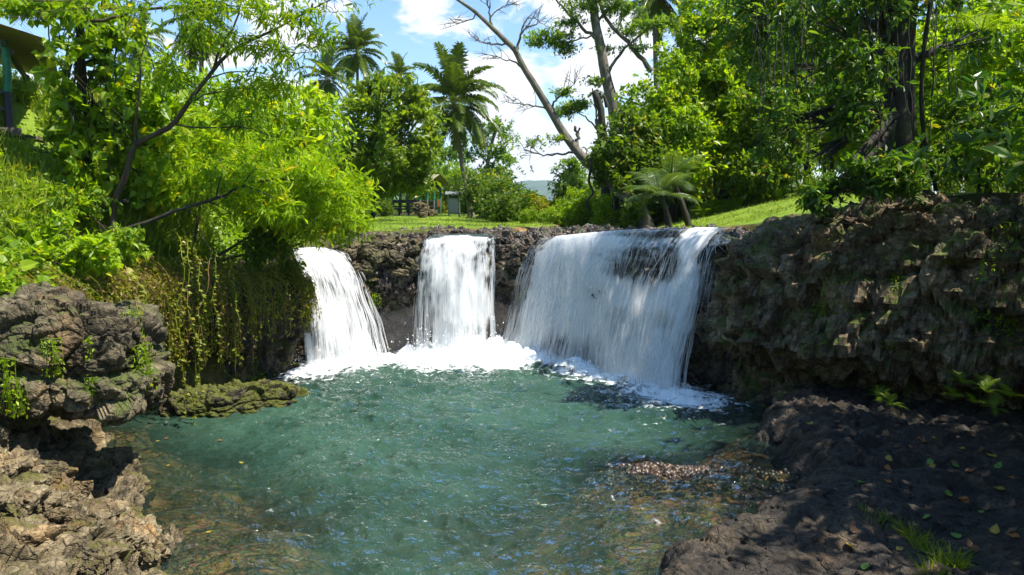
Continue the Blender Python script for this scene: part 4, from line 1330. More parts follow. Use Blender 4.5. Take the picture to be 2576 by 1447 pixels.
def palm(label, path, r, scale, seed, counts=(3, 5, 6, 7, 6, 4), dry=0, nuts=True, skip=None):
    rg = np.random.default_rng(seed)
    base, top = np.asarray(path[0]), np.asarray(path[-1])
    root = empty('coconut_palm', base, label, 'palm tree')
    tp = catmull(path, 24)
    rad = np.interp(np.linspace(0, 1, 24), [0, .06, .2, 1], [r * 1.6, r * 1.15, r, r * .72])
    b = Bag().tube(tp, rad, 10, wob=.06, seed=seed)
    for k in range(7):
        a = k * .9
        b.tube([top + np.array([0, 0, -.15]), top + np.array([.1 * math.cos(a), .1 * math.sin(a), .15]), top + np.array([.2 * math.cos(a), .2 * math.sin(a), .5])], [.07, .05, .02], 5)
    b.obj('trunk', B_PALM, root, True)
    off = top - base
    az = rg.uniform(0, 6.28)
    for ring, c in enumerate(counts):
        for j in range(c):
            az += 2.39996 + rg.normal(0, .12)
            o = link('frond', FRONDS[ring][rg.integers(0, 2)], root, off + np.array([0, 0, .05 - .05 * ring]))
            s = scale * rg.uniform(.86, 1.1)
            o.scale = (s, s, s)
            o.rotation_euler = (rg.normal(0, .12), rg.normal(0, .09), az)
    for j in range(dry):
        o = link('frond', DRY_FROND, root, off + np.array([0, 0, -.2]))
        o.scale = (scale * .95,) * 3
        o.rotation_euler = (0, 0, (.05, 2.6, 4.5)[j % 3])
        o['label'] = 'brown dry frond'
    if nuts:
        link('coconuts', NUT_ME, root, off)
    return root
pb = gpt(1186, 50)
palm('tall coconut palm with curved trunk rising beside the small hut', [pb, at(1175, 480, 50), at(1160, 400, 50), at(1148, 320, 50), at(1142, 255, 50)], .17, 1.16, 71, (4, 5, 7, 9, 8, 6), 2)
pb = gpt(905, 74)
palm('big coconut palm against blue sky directly above the round tree', [pb, at(903, 400, 74), at(898, 130, 74)], .17, 1.12, 72, (4, 5, 7, 8, 7, 5))
pb = gpt(818, 66)
palm('shorter palm with pale drooping fronds, half hidden by the sunlit bush', [pb, at(818, 400, 66), at(822, 195, 66)], .16, .85, 73, (2, 3, 4, 6, 6, 5), 1)
pb = gpt(1010, 84)
palm('small far palm whose tuft peeks over the round tree', [pb, at(1010, 400, 84), at(1008, 190, 84)], .15, .78, 74, (3, 4, 4, 5, 3, 1), nuts=False)
pb = gpt(505, 52)
palm('palm with long hanging fronds seen through the forked tree', [pb, at(508, 300, 52), at(505, 55, 52)], .18, 1.0, 75, (2, 4, 4, 5, 7, 7), 1)
pb = gpt(1655, 44)
palm('palm whose dark crown is cut by the top edge of the photo', [pb, at(1652, 300, 44), at(1645, -22, 44)], .15, .9, 76, (2, 4, 4, 5, 6, 5), 1)
pb = gpt(345, 60)
palm('distant palm partly hidden behind the climber wrapped stem', [pb, at(345, 300, 60), at(350, 100, 60)], .16, .9, 77, (2, 3, 4, 5, 5, 3))

# ---------------- leaning bare tree
def bare_tree():
    base = gpt(1640, 27.6)
    root = empty('leaning_tree', base, 'nearly bare tree leaning far left across the blue sky', 'tree')
    P = [base, at(1602, 520, 28), at(1548, 470, 29), at(1499, 426, 30), at(1473, 404, 30), at(1443, 369, 30), at(1412, 326, 30), at(1382, 274, 30), at(1347, 217, 30), at(1317, 169, 30), at(1295, 126, 30), at(1273, 104, 30), at(1238, 70, 30), at(1195, 30, 30), at(1155, 2, 30), at(1110, -30, 30)]
    b = Bag()
    b.tube(catmull(P, 60), np.interp(np.linspace(0, 1, 60), [0, .1, .3, .5, .75, 1], [.30, .24, .19, .145, .10, .035]), 10, wob=.1, seed=2)
    rg = np.random.default_rng(9)
    def br(px, r0, r1, sub=0, d=30):
        pts = wiggle(catmull([at(u, v, d + rg.normal(0, .15)) for u, v in px], 12), .03, len(b.v))
        b.tube(pts, np.linspace(r0, r1, 12), 6)
        for _ in range(sub):
            s = pts[rg.integers(4, 12)]
            dr = unit(unit(pts[-1] - pts[0]) * .8 + rg.normal(size=3) * .6 + np.array([0, 0, .25]))
            e = s + dr * rg.uniform(.4, 1.0)
            b.tube(bez(s, s + dr * .3 + rg.normal(0, .08, 3), e, 6), np.linspace(.014, .005, 6), 4, cap=False)
            for _ in range(2):
                e2 = .5 * (s + e) + unit(dr + rg.normal(size=3) * .7) * rg.uniform(.2, .5)
                b.tube(bez(.5 * (s + e), .4 * s + .3 * e + .3 * e2, e2, 5), np.linspace(.009, .004, 5), 4, cap=False)
    br([(1300, 132), (1306, 108), (1312, 83), (1330, 70), (1350, 62)], .055, .02, 9)
    br([(1312, 83), (1318, 60), (1340, 45), (1372, 66)], .03, .01, 6)
    br([(1275, 110), (1250, 112), (1225, 108), (1195, 106)], .04, .01, 8)
    br([(1313, 170), (1298, 155), (1270, 150), (1235, 140)], .04, .01, 8)
    br([(1385, 278), (1350, 268), (1320, 265), (1280, 258)], .04, .01, 12)
    br([(1390, 282), (1396, 255), (1415, 238), (1445, 212)], .05, .012, 12)
    br([(1240, 72), (1232, 40), (1228, 0), (1240, -40)], .045, .015, 8)
    br([(1232, 45), (1258, 22), (1290, -5)], .03, .01, 6)
    br([(1200, 34), (1180, 50), (1150, 58), (1130, 45)], .03, .008, 7)
    br([(1447, 374), (1452, 345), (1446, 318)], .085, .05)
    br([(1452, 345), (1458, 330), (1456, 322)], .04, .025)
    br([(1470, 400), (1477, 385), (1472, 372), (1464, 372)], .045, .02)
    br([(1445, 384), (1410, 388), (1370, 390), (1320, 378)], .045, .015, 9)
    b.obj('trunk', B_PALE, root, True)
    lb = [lobe(1350, 362, 30, 60, 16), lobe(1300, 395, 30, 38, 18), lobe(1385, 348, 30, 40, 10), lobe(1300, 362, 30, 35, 12), lobe(1330, 425, 30, 30, 14), lobe(1420, 232, 30, 35, 10)]
    foliage(lb, 620, 9, .105, T_SMALL, 81, shell=.1, gap=.3, gscale=1.6, droop=.1, twig=.7).obj('crown', L_FEATHER, root)
bare_tree()

# ---------------- tall feathery tree behind it
def feather_tree(label, path, r0, r1, branches, lobes, seed, n, L, group=None, pale=B_PALE, leafm=None):
    base = np.asarray(path[0])
    root = empty('feathery_tree', base, label, 'tree', group)
    b = Bag().tube(catmull(path, 30), np.linspace(r0, r1, 30), 10, wob=.08, seed=seed)
    rg = np.random.default_rng(seed)
    for pts, a, c in branches:
        b.tube(wiggle(catmull(pts, 14), .03, seed), np.linspace(a, c, 14), 6)
    ends = np.concatenate([catmull(p, 8)[3:] for p, _, _ in branches] + [catmull(path, 20)[12:]])
    for c, rr in lobes:
        a = ends[np.argmin(np.linalg.norm(ends - c, axis=1))]
        for _ in range(5):
            e = c + rr * unit(rg.normal(size=3)) * .7
            b.tube(bez(a, .5 * (a + c) + rg.normal(0, .1, 3), e, 7), np.linspace(.03, .008, 7), 4, cap=False)
    b.obj('trunk', pale, root, True)
    foliage(lobes, n, 10, L, T_SMALL, seed, shell=.1, gap=.25, gscale=1.2, droop=.05, twig=.7, lift=.05).obj('crown', leafm or L_FEATHER, root)
    return root
D = 38
feather_tree('tall pale trunked feathery tree with layered airy sprays', [gpt(1565, D), at(1556, 400, D), at(1543, 270, D), at(1530, 217, D), at(1519, 165, D), at(1508, 104, D), at(1499, 65, D), at(1494, 20, D), at(1488, -70, D)], .36, .17,
             [([at(1507, 104, D), at(1490, 88, D), at(1475, 80, D), at(1440, 45, D), at(1400, 0, D), at(1380, -30, D)], .09, .03),
              ([at(1530, 185, D), at(1560, 135, D), at(1600, 98, D), at(1640, 70, D), at(1720, 40, D)], .08, .02),
              ([at(1640, 180, D), at(1625, 161, D), at(1573, 100, D), at(1525, 48, D), at(1500, -20, D)], .12, .06),
              ([at(1500, 70, D), at(1520, 30, D), at(1560, 5, D), at(1600, -40, D)], .07, .03),
              ([at(1505, 90, D), at(1470, 95, D), at(1430, 105, D), at(1380, 95, D)], .05, .012),
              ([at(1522, 190, D), at(1505, 200, D), at(1480, 205, D)], .03, .01)],
             [lobe(1390, 92, D, 70, 22), lobe(1420, 120, D, 40, 18), lobe(1360, 105, D, 40, 14), lobe(1470, 20, D, 60, 20), lobe(1440, 55, D, 50, 20), lobe(1580, 75, D, 60, 22), lobe(1640, 60, D, 60, 22), lobe(1560, 20, D, 60, 24), lobe(1495, 205, D, 40, 10), lobe(1530, 120, D, 40, 14), lobe(1690, 55, D, 50, 18), lobe(1500, -20, D, 120, 30), lobe(1600, 120, D, 40, 14)],
             83, 2300, .125)
D = 44
feather_tree('low feathery tree spreading flat sprays below the broken stump', [gpt(1530, D), at(1520, 420, D), at(1500, 300, D)], .2, .1,
             [([at(1510, 340, D), at(1480, 300, D), at(1440, 275, D)], .06, .02)],
             [lobe(1440, 268, D, 50, 14), lobe(1420, 285, D, 35, 12), lobe(1470, 262, D, 40, 12), lobe(1500, 240, D, 35, 12)], 84, 480, .13)
D = 82
feather_tree('distant umbrella shaped feathery tree beside the palm trunk', [gpt(1225, D), at(1225, 430, D), at(1240, 350, D), at(1260, 300, D)], .28, .14,
             [([at(1232, 400, D), at(1260, 370, D), at(1300, 340, D)], .12, .04), ([at(1228, 410, D), at(1200, 380, D), at(1180, 350, D)], .1, .04), ([at(1235, 420, D), at(1262, 425, D), at(1290, 430, D)], .1, .03)],
             [lobe(1250, 320, D, 45, 22), lobe(1230, 380, D, 50, 22), lobe(1270, 345, D, 40, 16), lobe(1200, 350, D, 40, 20), lobe(1240, 430, D, 55, 18), lobe(1275, 400, D, 30, 12), lobe(1160, 390, D, 40, 24), lobe(1110, 400, D, 45, 30)], 85, 900, .34)
D = 70
feather_tree('distant feathery tree rising between the mountain and the leaning trunk', [gpt(1432, D), at(1433, 460, D), at(1432, 400, D)], .16, .08,
             [([at(1432, 440, D), at(1420, 420, D), at(1405, 410, D)], .06, .02), ([at(1432, 440, D), at(1450, 420, D), at(1465, 412, D)], .06, .02)],
             [lobe(1430, 410, D, 34, 12), lobe(1415, 430, D, 30, 12), lobe(1450, 425, D, 30, 12), lobe(1432, 452, D, 40, 12)], 86, 360, .26)

# broken dead stump against the sky
root = empty('dead_stump', gpt(1528, 35), 'blackened broken dead trunk stub standing beside the pale tall trunk', 'tree stump')
b = Bag()
b.tube(catmull([gpt(1528, 35), at(1522, 420, 35), at(1512, 280, 35), at(1496, 232, 35)], 16), np.linspace(.24, .13, 16), 9, wob=.3, seed=5)
for (u, v, k) in [(1490, 222, .06), (1500, 228, .05), (1516, 236, .04)]:
    b.tube([at(u + 12, 270, 35), at(u + 5, 245, 35), at(u, v, 35)], [.1, .07, k * .4], 5)
b.obj('trunk', B_DARK, root, True)
lb = [lobe(1535, 330, 34.6, 30, 30), lobe(1520, 380, 34.6, 25, 40)]
foliage(lb, 120, 8, .15, T_SMALL, 88).obj('climber', L_MID, root)

# ---------------- climber smothered trees on the right
CLIMB = [
    ('climber smothered tree nearest the leaning trunk, dark green', 1560, 30, [lobe(1600, 545, 27.6, 35, 35), lobe(1645, 555, 27.4, 30, 22), lobe(1580, 495, 28.5, 40, 40), lobe(1580, 320, 30, 65, 45), lobe(1555, 400, 29.5, 70, 60), lobe(1535, 470, 29, 45, 60), lobe(1610, 440, 29.5, 70, 60), lobe(1520, 350, 30, 30, 35), lobe(1620, 370, 30, 50, 50), lobe(1560, 520, 29, 60, 45)], L_MID, 2400),
    ('leafy tree with sunlit top behind the tree ferns', 1690, 31.5, [lobe(1640, 250, 31.5, 75, 65), lobe(1710, 210, 32, 75, 75), lobe(1680, 320, 31, 80, 70), lobe(1740, 330, 31, 70, 80), lobe(1690, 420, 30.5, 80, 60), lobe(1640, 370, 31, 60, 50), lobe(1700, 130, 32.5, 50, 50), lobe(1760, 430, 30.5, 60, 60)], L_SUN, 3000),
    ('tall bright leafy tree with thin upright stems above the right lawn', 1820, 32.5, [lobe(1770, 110, 32.5, 80, 80), lobe(1850, 80, 33, 80, 90), lobe(1800, 230, 32, 80, 80), lobe(1870, 210, 32.5, 70, 80), lobe(1830, 330, 31.5, 80, 70), lobe(1780, 20, 33, 70, 50), lobe(1870, 420, 31, 70, 70)], L_SUN, 3000),
    ('leafy tree with dark hollow crown over the fern bank', 1930, 31, [lobe(1930, 300, 31, 80, 90), lobe(1960, 400, 30.5, 80, 70), lobe(1900, 440, 30, 70, 60), lobe(1990, 330, 31, 70, 80), lobe(1960, 200, 32, 80, 70)], L_MID, 2200),
]
for k, (lab, u, d, lobes, m, nn) in enumerate(CLIMB):
    bs = gpt(u, d)
    def stems(b, u=u, d=d, k=k):
        rg = np.random.default_rng(300 + k)
        for _ in range(12):
            uu = u + rg.normal(0, 45)
            top = rg.uniform(300, 430)
            pts = [at(uu + rg.normal(0, 5), v, d - .8 + rg.normal(0, .1)) for v in np.linspace(530, top, 7)]
            b.tube(catmull(pts, 14), rg.uniform(.02, .06), 5)
    c = np.mean([q for q, _ in lobes], 0)
    plant('leafy_tree', lab, 'tree', bs, [bs, .5 * (bs + c) + np.array([.2, 0, 0]), np.array([c[0], c[1], c[2] + .6])], .20, .06, lobes, m, B_DARK, nn, 9, .20, T_SMALL, 100 + k, extra=stems,
          twigs=6, droop=.35, shell=.6, gap=.30, gscale=.8)

# ---------------- big shady tree on the right cliff
bs = gpt(2275, 19.5)
lb = [lobe(1880, 40, 22.8, 110, 90), lobe(1950, 160, 22.4, 110, 90), lobe(2010, 280, 18.3, 110, 80), lobe(1960, 330, 18.2, 70, 80), lobe(2080, 330, 18, 90, 60), lobe(2070, 60, 18.6, 120, 90), lobe(2160, 160, 18.4, 110, 90), lobe(2130, 270, 18.2, 90, 70),
      lobe(2200, 30, 18.8, 110, 70), lobe(2340, 10, 19, 120, 60), lobe(2440, 90, 19.3, 100, 60), lobe(2040, 400, 17.8, 60, 40), lobe(2000, -80, 22, 160, 90), lobe(2200, -110, 19, 180, 100), lobe(2420, -90, 19.5, 160, 100), lobe(2110, 460, 17.6, 45, 45), lobe(2080, 500, 17.5, 35, 25)]
def hang(b):
    rg = np.random.default_rng(12)
    for _ in range(34):
        u = rg.uniform(1880, 2480)
        v0 = rg.uniform(-80, 60)
        v1 = v0 + rg.uniform(150, 420)
        uu = u + rg.normal(0, 12)
        b.tube(wiggle(catmull([at(u, v0, 18.3), at(.5 * (u + uu) + rg.normal(0, 12), .5 * (v0 + v1), 18.1), at(uu, v1, 18)], 12), .02, int(u)), rg.uniform(.006, .014), 4)
    for du, r in ((-26, .07), (24, .09), (50, .05)):
        b.tube(catmull([at(2275 + du * 1.6, 480, 19.3), at(2270 + du, 300, 19.2), at(2262 + du * 1.3, 100, 19.2), at(2255 + du * 2.2, -100, 19.2)], 20), r, 7, wob=.2, seed=du + 90)
plant('shade_tree', 'huge dark tree with hanging leafy boughs and black trunk on the right cliff', 'tree', bs, [bs, at(2262, 380, 19.5), at(2255, 200, 19.5), at(2262, 0, 19.5), at(2270, -160, 19.5)], .46, .30, lb, L_DARK, B_DARK,
      3300, 8, .165, T_OVAL, 121, extra=hang, twigs=8, droop=.75, shell=.35, gap=.30, gscale=.9)
BUSH_R = [
    ('dark glossy shrub at the foot of the shady trunk', [lobe(2260, 440, 17.2, 90, 55), lobe(2330, 420, 17.6, 70, 50), lobe(2190, 470, 17, 50, 30)], L_DARK, .15, T_OVAL, 520),
    ('leafy understory shrub right of the shady trunk', [lobe(2420, 390, 18.5, 90, 70), lobe(2490, 330, 19, 90, 80), lobe(2400, 300, 19.5, 70, 60), lobe(2540, 430, 18, 70, 50)], L_MID, .16, T_OVAL, 800),
    ('bright shrub high at the right edge of the photo', [lobe(2540, 130, 20, 90, 90), lobe(2460, 200, 21, 80, 70), lobe(2570, 250, 20, 80, 70)], L_SUN, .18, T_OVAL, 800),
    ('dark drooping shrub at the cliff top between lawn and shady trunk', [lobe(2110, 480, 17.2, 60, 40), lobe(2060, 500, 17.4, 40, 30), lobe(2160, 440, 17.3, 50, 40)], L_DARK, .16, T_OVAL, 300),
]
for k, (lab, lobes, m, L, tm, nn) in enumerate(BUSH_R):
    c = np.mean([q for q, _ in lobes], 0)
    bx, by = c[0] + .2, c[1] + .2
    while float(poly_sd(np.array(bx), np.array(by), BASIN)) > -.45:
        bx, by = bx + .07, by + .08
    bs = np.array([bx, by, ground_at(bx, by)])
    plant('bush', lab, 'bush', bs, [bs, .5 * (bs + c), c], .04, .02, lobes, m, B_DARK, nn, 8, L, tm, 140 + k, twigs=7, tw_r=.008, start=.2, droop=.5, shell=.4, gap=.22)

# ---------------- prototypes repeated in the background and beyond the frame
def proto_tree(name, label, cat, group, h, w, leafm, bark, n, per, L, tmpl, seed, r0=.16, **kw):
    rg = np.random.default_rng(seed)
    lobes = []
    for k in range(9):
        a = k * 2.4
        z = h * (.42 + .5 * k / 8)
        r = w * (.62 if k < 6 else .3)
        lobes.append((np.array([r * math.cos(a), r * math.sin(a), z + rg.normal(0, .05 * h)]), np.array([w * .45, w * .45, h * .15]) * rg.uniform(.8, 1.25)))
    root = plant(name, label, cat, np.zeros(3), [np.zeros(3), np.array([.05 * w, 0, h * .3]), np.array([0, .05 * w, h * .75])], r0, r0 * .4, lobes, leafm, bark, n, per, L, tmpl, seed, group, **kw)
    return root

def fit(u, d, h, us, vs, jit):
    """size factor that brings the top of a plant of height h to the skyline (us, vs)"""
    v = np.interp(u, us, vs) + rg.normal(0, jit)
    p = at(u, v, d)
    return max(.25, (p[2] - ground_at(p[0], d)) / h)

def spots_place(root, pts, rg, smin, smax, label=None, flag=[0]):
    first = True
    for p in pts:
        o = root if first else copy_tree(root)
        first = False
        s = p[3] if len(p) > 3 else rg.uniform(smin, smax)
        o.location = tuple(p[:3])
        o.scale = (s * rg.uniform(.9, 1.15), s * rg.uniform(.9, 1.15), s)
        o.rotation_euler = (0, 0, rg.uniform(0, 6.28))

rg = np.random.default_rng(500)
# wood behind everything
fa = proto_tree('broadleaf_tree', 'green broadleaf tree in the wood beyond the lawns', 'tree', 'trees of the wood beyond the lawns', 9, 3.6, L_MID, B_DARK, 1500, 9, .30, T_SMALL, 161, twigs=3, shell=.5, gap=.25)
fb = proto_tree('broadleaf_tree', 'sunny yellow green broadleaf tree in the wood beyond the lawns', 'tree', 'sunny trees of the wood beyond the lawns', 8, 3.3, L_SUN, B_BROWN, 1500, 9, .28, T_SMALL, 162, twigs=3, shell=.5, gap=.25)
TU = [0, 200, 420, 520, 800, 900, 1060, 1100, 1180, 1250, 1430, 1500, 1600, 2576]
TV = [230, 230, 260, 280, 300, 340, 400, 400, 410, 440, 440, 380, 260, 180]
pa, pb_ = [], []
for k in range(60):
    d = rg.uniform(95, 170)
    u = rg.uniform(-150, 2700)
    if 1255 < u < 1425:
        continue
    p = at(u, 500, d)
    p[2] = ground_at(p[0], d) - .3
    p = np.append(p, fit(u, d, 9, TU, TV, 25))
    (pa if rg.random() < .5 else pb_).append(p)
# flanks: behind the left bank and behind the right cliff
for (u, d) in [(-60, 40), (60, 44), (170, 38), (280, 45), (390, 40), (470, 52), (560, 44), (650, 50), (740, 46), (820, 56), (1080, 72), (1140, 76), (1190, 74)]:
    p = at(u + rg.normal(0, 15), 500, d)
    p[2] = ground_at(p[0], d) - .3
    p = np.append(p, fit(u, d, 9, TU, TV, 20))
    (pa if rg.random() < .35 else pb_).append(p)
for (u, d) in [(1760, 42), (1850, 39), (1940, 42), (2030, 37), (2090, 41), (2160, 34), (2240, 39), (2320, 34), (2400, 38), (2500, 36), (2600, 33), (2150, 46), (2330, 46), (2480, 45)]:
    p = at(u, 500, d)
    p[2] = ground_at(p[0], d) - .3
    (pa if rg.random() < .3 else pb_).append(p)
spots_place(fa, pa, rg, .85, 1.25)
spots_place(fb, pb_, rg, .85, 1.25)

# trees on the right bank that shade the cliff and the near rocks
lobes = []
for k in range(13):
    a = k * 2.4
    r = 3.9 * math.sqrt((k + .5) / 13)
    lobes.append((np.array([-4.1 + r * math.cos(a), r * math.sin(a), 6.2 + 1.1 * math.cos(r * .6) + rg.normal(0, .3)]), np.array([2.0, 2.0, .8]) * rg.uniform(.8, 1.2)))
fc = plant('spreading_tree', 'spreading tree on top of the right bank leaning out over the dark rock shelf', 'tree', np.zeros(3), [np.zeros(3), np.array([-.3, 0, 2.5]), np.array([-2.0, 0, 5.6])], .26, .13, lobes, L_DARK, B_DARK, 3400, 9, .21, T_OVAL, 163,
           'spreading trees on the right bank', twigs=3, shell=.3, gap=.34)
first = True
for (x, y, s_, rz) in [(17.4, 11.0, 1.15, -.1), (18.4, 8.0, 1.2, .1), (17.9, 9.4, 1.0, .4), (20.6, 10.8, 1.25, 0), (18.2, 6.8, 1.2, .2)]:
    o = fc if first else copy_tree(fc)
    first = False
    o.location = (x, y, ground_at(x, y) - .2)
    o.scale = (s_, s_, s_)
    o.rotation_euler = (0, 0, rz)

# bushes round the far lawn
def proto_bush(name, label, group, w, h, leafm, n, L, tmpl, seed, **kw):
    lobes = [(np.array([.55 * w * math.cos(k * 2.4) * (.4 + .1 * k), .55 * w * math.sin(k * 2.4) * (.4 + .1 * k), h * (.35 + .1 * (k % 5))]), np.array([w * .5, w * .5, h * .36])) for k in range(6)]
    return plant(name, label, 'bush', np.zeros(3), [np.zeros(3), np.array([0, 0, .4 * h]), np.array([.1, 0, .8 * h])], .035, .015, lobes, leafm, B_BROWN, n, 9, L, tmpl, seed, group, twigs=5, tw_r=.008, start=.15, shell=.45, gap=.25, **kw)
bA = proto_bush('bush', 'glossy mid green bush in the hedge behind the far lawn', 'mid green bushes behind the far lawn', 1.5, 2.4, L_MID, 620, .19, T_SMALL, 171)
bB = proto_bush('bush', 'yellow green bush in the hedge behind the waterfalls', 'yellow green bushes behind the waterfalls', 1.4, 2.2, L_SUN, 620, .18, T_SMALL, 172)
bC = proto_bush('bush', 'orange tinted croton bush among the green hedge behind the falls', 'orange tinted bushes behind the falls', 1.2, 2.0, L_WARM, 480, .18, T_SMALL, 173)
HU = [690, 1000, 1100, 1180, 1230, 1290, 1340, 1400, 1440, 1500, 1600, 1720, 2000, 2200, 2600]
HV = [490, 490, 470, 440, 430, 468, 490, 492, 470, 450, 460, 430, 420, 400, 380]
PA, PB, PC = [], [], []
for (u, d, which) in [(1215, 47, 0), (1255, 44, 0), (1290, 48, 0), (1235, 52, 0), (1275, 55, 0), (1180, 58, 0), (1150, 62, 0), (1320, 46, 1), (1350, 42, 2), (1300, 40, 1), (1265, 38, 0), (1380, 46, 1), (1410, 41, 1), (1440, 45, 0), (1345, 54, 2),
                      (1395, 55, 1), (1470, 42, 1), (1430, 37, 0), (1490, 37, 0), (1370, 37, 1), (1330, 36, 1), (1460, 34, 1), (1510, 33, 0), (1400, 34, 1), (1545, 36, 0), (1580, 33, 0), (1305, 60, 2), (1345, 64, 1), (1450, 60, 2), (1420, 64, 2),
                      (1110, 66, 2), (1080, 64, 0), (1210, 66, 1), (1240, 72, 0), (1610, 35, 0), (1650, 33.5, 0), (1540, 31, 1), (1480, 50, 2), (860, 40, 0), (890, 44, 0), (830, 36, 1), (800, 33, 0), (960, 48, 0), (1000, 66, 1), (1040, 68, 0), (760, 30, 1), (720, 29, 1),
                      (690, 31, 1), (880, 36, 0), (1720, 34, 0), (1780, 35, 0), (1840, 34, 1), (1900, 34, 0), (1960, 33, 0), (2020, 32, 1), (2060, 30, 0), (2130, 27, 1), (2200, 25.5, 0), (2380, 22.5, 0), (2460, 21.5, 1), (2540, 20.5, 1), (2600, 19, 0)]:
    p = at(u, 500, d)
    p[2] = ground_at(p[0], d) - .1
    p = np.append(p, fit(u, d, 2.3, HU, HV, 10) * (.75 if d < 39 else 1))
    (PA, PB, PC)[which].append(p)
spots_place(bA, PA, rg, .8, 1.25)
spots_place(bB, PB, rg, .8, 1.2)
spots_place(bC, PC, rg, .8, 1.15)

# ---------------- ferns
def fern_frond(name, L, e0, bend, seed, mat, pairs=22, fine=9):
    rg = np.random.default_rng(seed)
    t = np.linspace(0, 1, 18)
    el = e0 - bend * t ** 1.2
    x = np.concatenate([[0], np.cumsum(np.cos(el))[:-1]]) / 18 * L
    z = np.concatenate([[0], np.cumsum(np.sin(el))[:-1]]) / 18 * L
    pts = np.stack([x, 0 * x, z], 1)
    b = Bag()
    b.tube(pts, np.linspace(.014, .003, 18) * L, 4, rnd=.3)
    base, ax, nr, sz = [], [], [], []
    for k in np.linspace(.12, .985, pairs):
        P = np.array([np.interp(k, t, pts[:, c]) for c in range(3)])
        e = float(np.interp(k, t, el))
        T = np.array([np.cos(e), 0, np.sin(e)])
        U = np.array([-np.sin(e), 0, np.cos(e)])
        ln = L * .30 * np.sin(np.pi * (k * .82 + .12)) ** .8
        for s in (-1, 1):
            d = unit(T * .42 + np.array([0, s, 0]) * .9 - U * .12 + rg.normal(0, .05, 3))
            q = np.cross(d, U)
            for j in range(fine):
                f = (j + .5) / fine
                c = P + d * ln * f + np.array([0, 0, -1]) * ln * .16 * f * f
                w = ln * .22 * (1 - f * .85)
                for s2 in (-1, 1):
                    base.append(c)
                    ax.append(d * .55 + q * s2 * .9)
                    nr.append(U + rg.normal(0, .12, 3))
                    sz.append(w)
    n = len(base)
    leaves(np.array(base), np.array(ax), np.array(nr), np.array(sz), T_SMALL, np.clip(rg.normal(.55, .15, n), 0, .95), b)
    return b.mesh(name, mat)
L_FERND = leaf_mat('tree_fern_leaf', [(0, (0.06, 0.105, 0.022)), (1, (0.16, 0.24, 0.06))], .32, .38)
FF = [fern_frond('frond', 1.0, R(e), R(bd), 200 + k, L_FERND) for k, (e, bd) in enumerate([(62, 75), (38, 62), (15, 50)])]
FS = [fern_frond('frond', 1.0, R(e), R(bd), 210 + k, L_FERN, 15, 6) for k, (e, bd) in enumerate([(72, 75), (50, 75), (28, 60)])]
def fern(label, base, top, scale, n, seed, cat='fern', group=None, meshes=FF, name='tree_fern'):
    rg = np.random.default_rng(seed)
    root = empty(name, base, label, cat, group)
    off = np.asarray(top, float) - np.asarray(base, float)
    if np.linalg.norm(off) > .3:
        Bag().tube(catmull([base, .5 * (np.asarray(base) + top) + np.array([.05, 0, 0]), top], 12), np.linspace(.12, .08, 12), 8, wob=.25, seed=seed).obj('trunk', B_DARK, root, True)
    az = rg.uniform(0, 6)
    for k in range(n):
        az += 2.39996
        o = link('frond', meshes[k % len(meshes)], root, off)
        s = scale * rg.uniform(.8, 1.1)
        o.scale = (s,) * 3
        o.rotation_euler = (rg.normal(0, .08), rg.normal(0, .08), az)
    return root
g = gpt(1690, 26.2)
fern('tree fern with big arching fronds standing right behind the falls lip', g, at(1662, 492, 26.2), 1.7, 13, 221)
g = gpt(1735, 27.8)
fern('second tree fern with higher crown behind the first near the right lawn', g, at(1690, 452, 27.8), 1.7, 11, 222)
g = gpt(1428, 52)
fern('dark far tree fern in the hedge below the mountain', g, at(1426, 480, 52), 1.5, 13, 223)
g = gpt(2640, 17.4)
fern('large sunlit fern at the right edge above the cliff', g, at(2640, 330, 17.4), 1.9, 12, 224, meshes=FS)
g = gpt(2620, 16.9)
fern('sunlit fern lower down at the right edge near the cliff top', g, at(2610, 440, 16.9), 1.5, 11, 225, meshes=FS)
g = at(2478, 92, 18.5)
fern('pale fern high in the right trees catching the sun', g, at(2470, 80, 18.4), 1.2, 8, 226, meshes=FS)
fp = fern('feathery green fern in the bank along the right lawn', np.zeros(3), np.zeros(3), .9, 9, 227, 'fern', 'ferns along the right lawn', FS, 'fern')
pts = []
for k in range(26):
    u, d = rg.uniform(1735, 1980), rg.uniform(30, 33)
    p = at(u, 500, d)
    p[2] = ground_at(p[0], d)
    pts.append(p)
spots_place(fp, pts, rg, .7, 1.1)
fp = fern('small green fern growing in the dark hollow under the right cliff', np.zeros(3), np.zeros(3), .42, 7, 228, 'fern', 'ferns under the right cliff', FS, 'fern')
spots_place(fp, [at(u, v, d) for u, v, d in [(2420, 965, 15.2), (2480, 985, 14.9), (2500, 1030, 14.6), (2450, 1015, 14.8), (2400, 1000, 15.1), (2540, 1000, 14.4), (2210, 1000, 16.6), (2240, 1020, 16.3)]], rg, .7, 1.1)

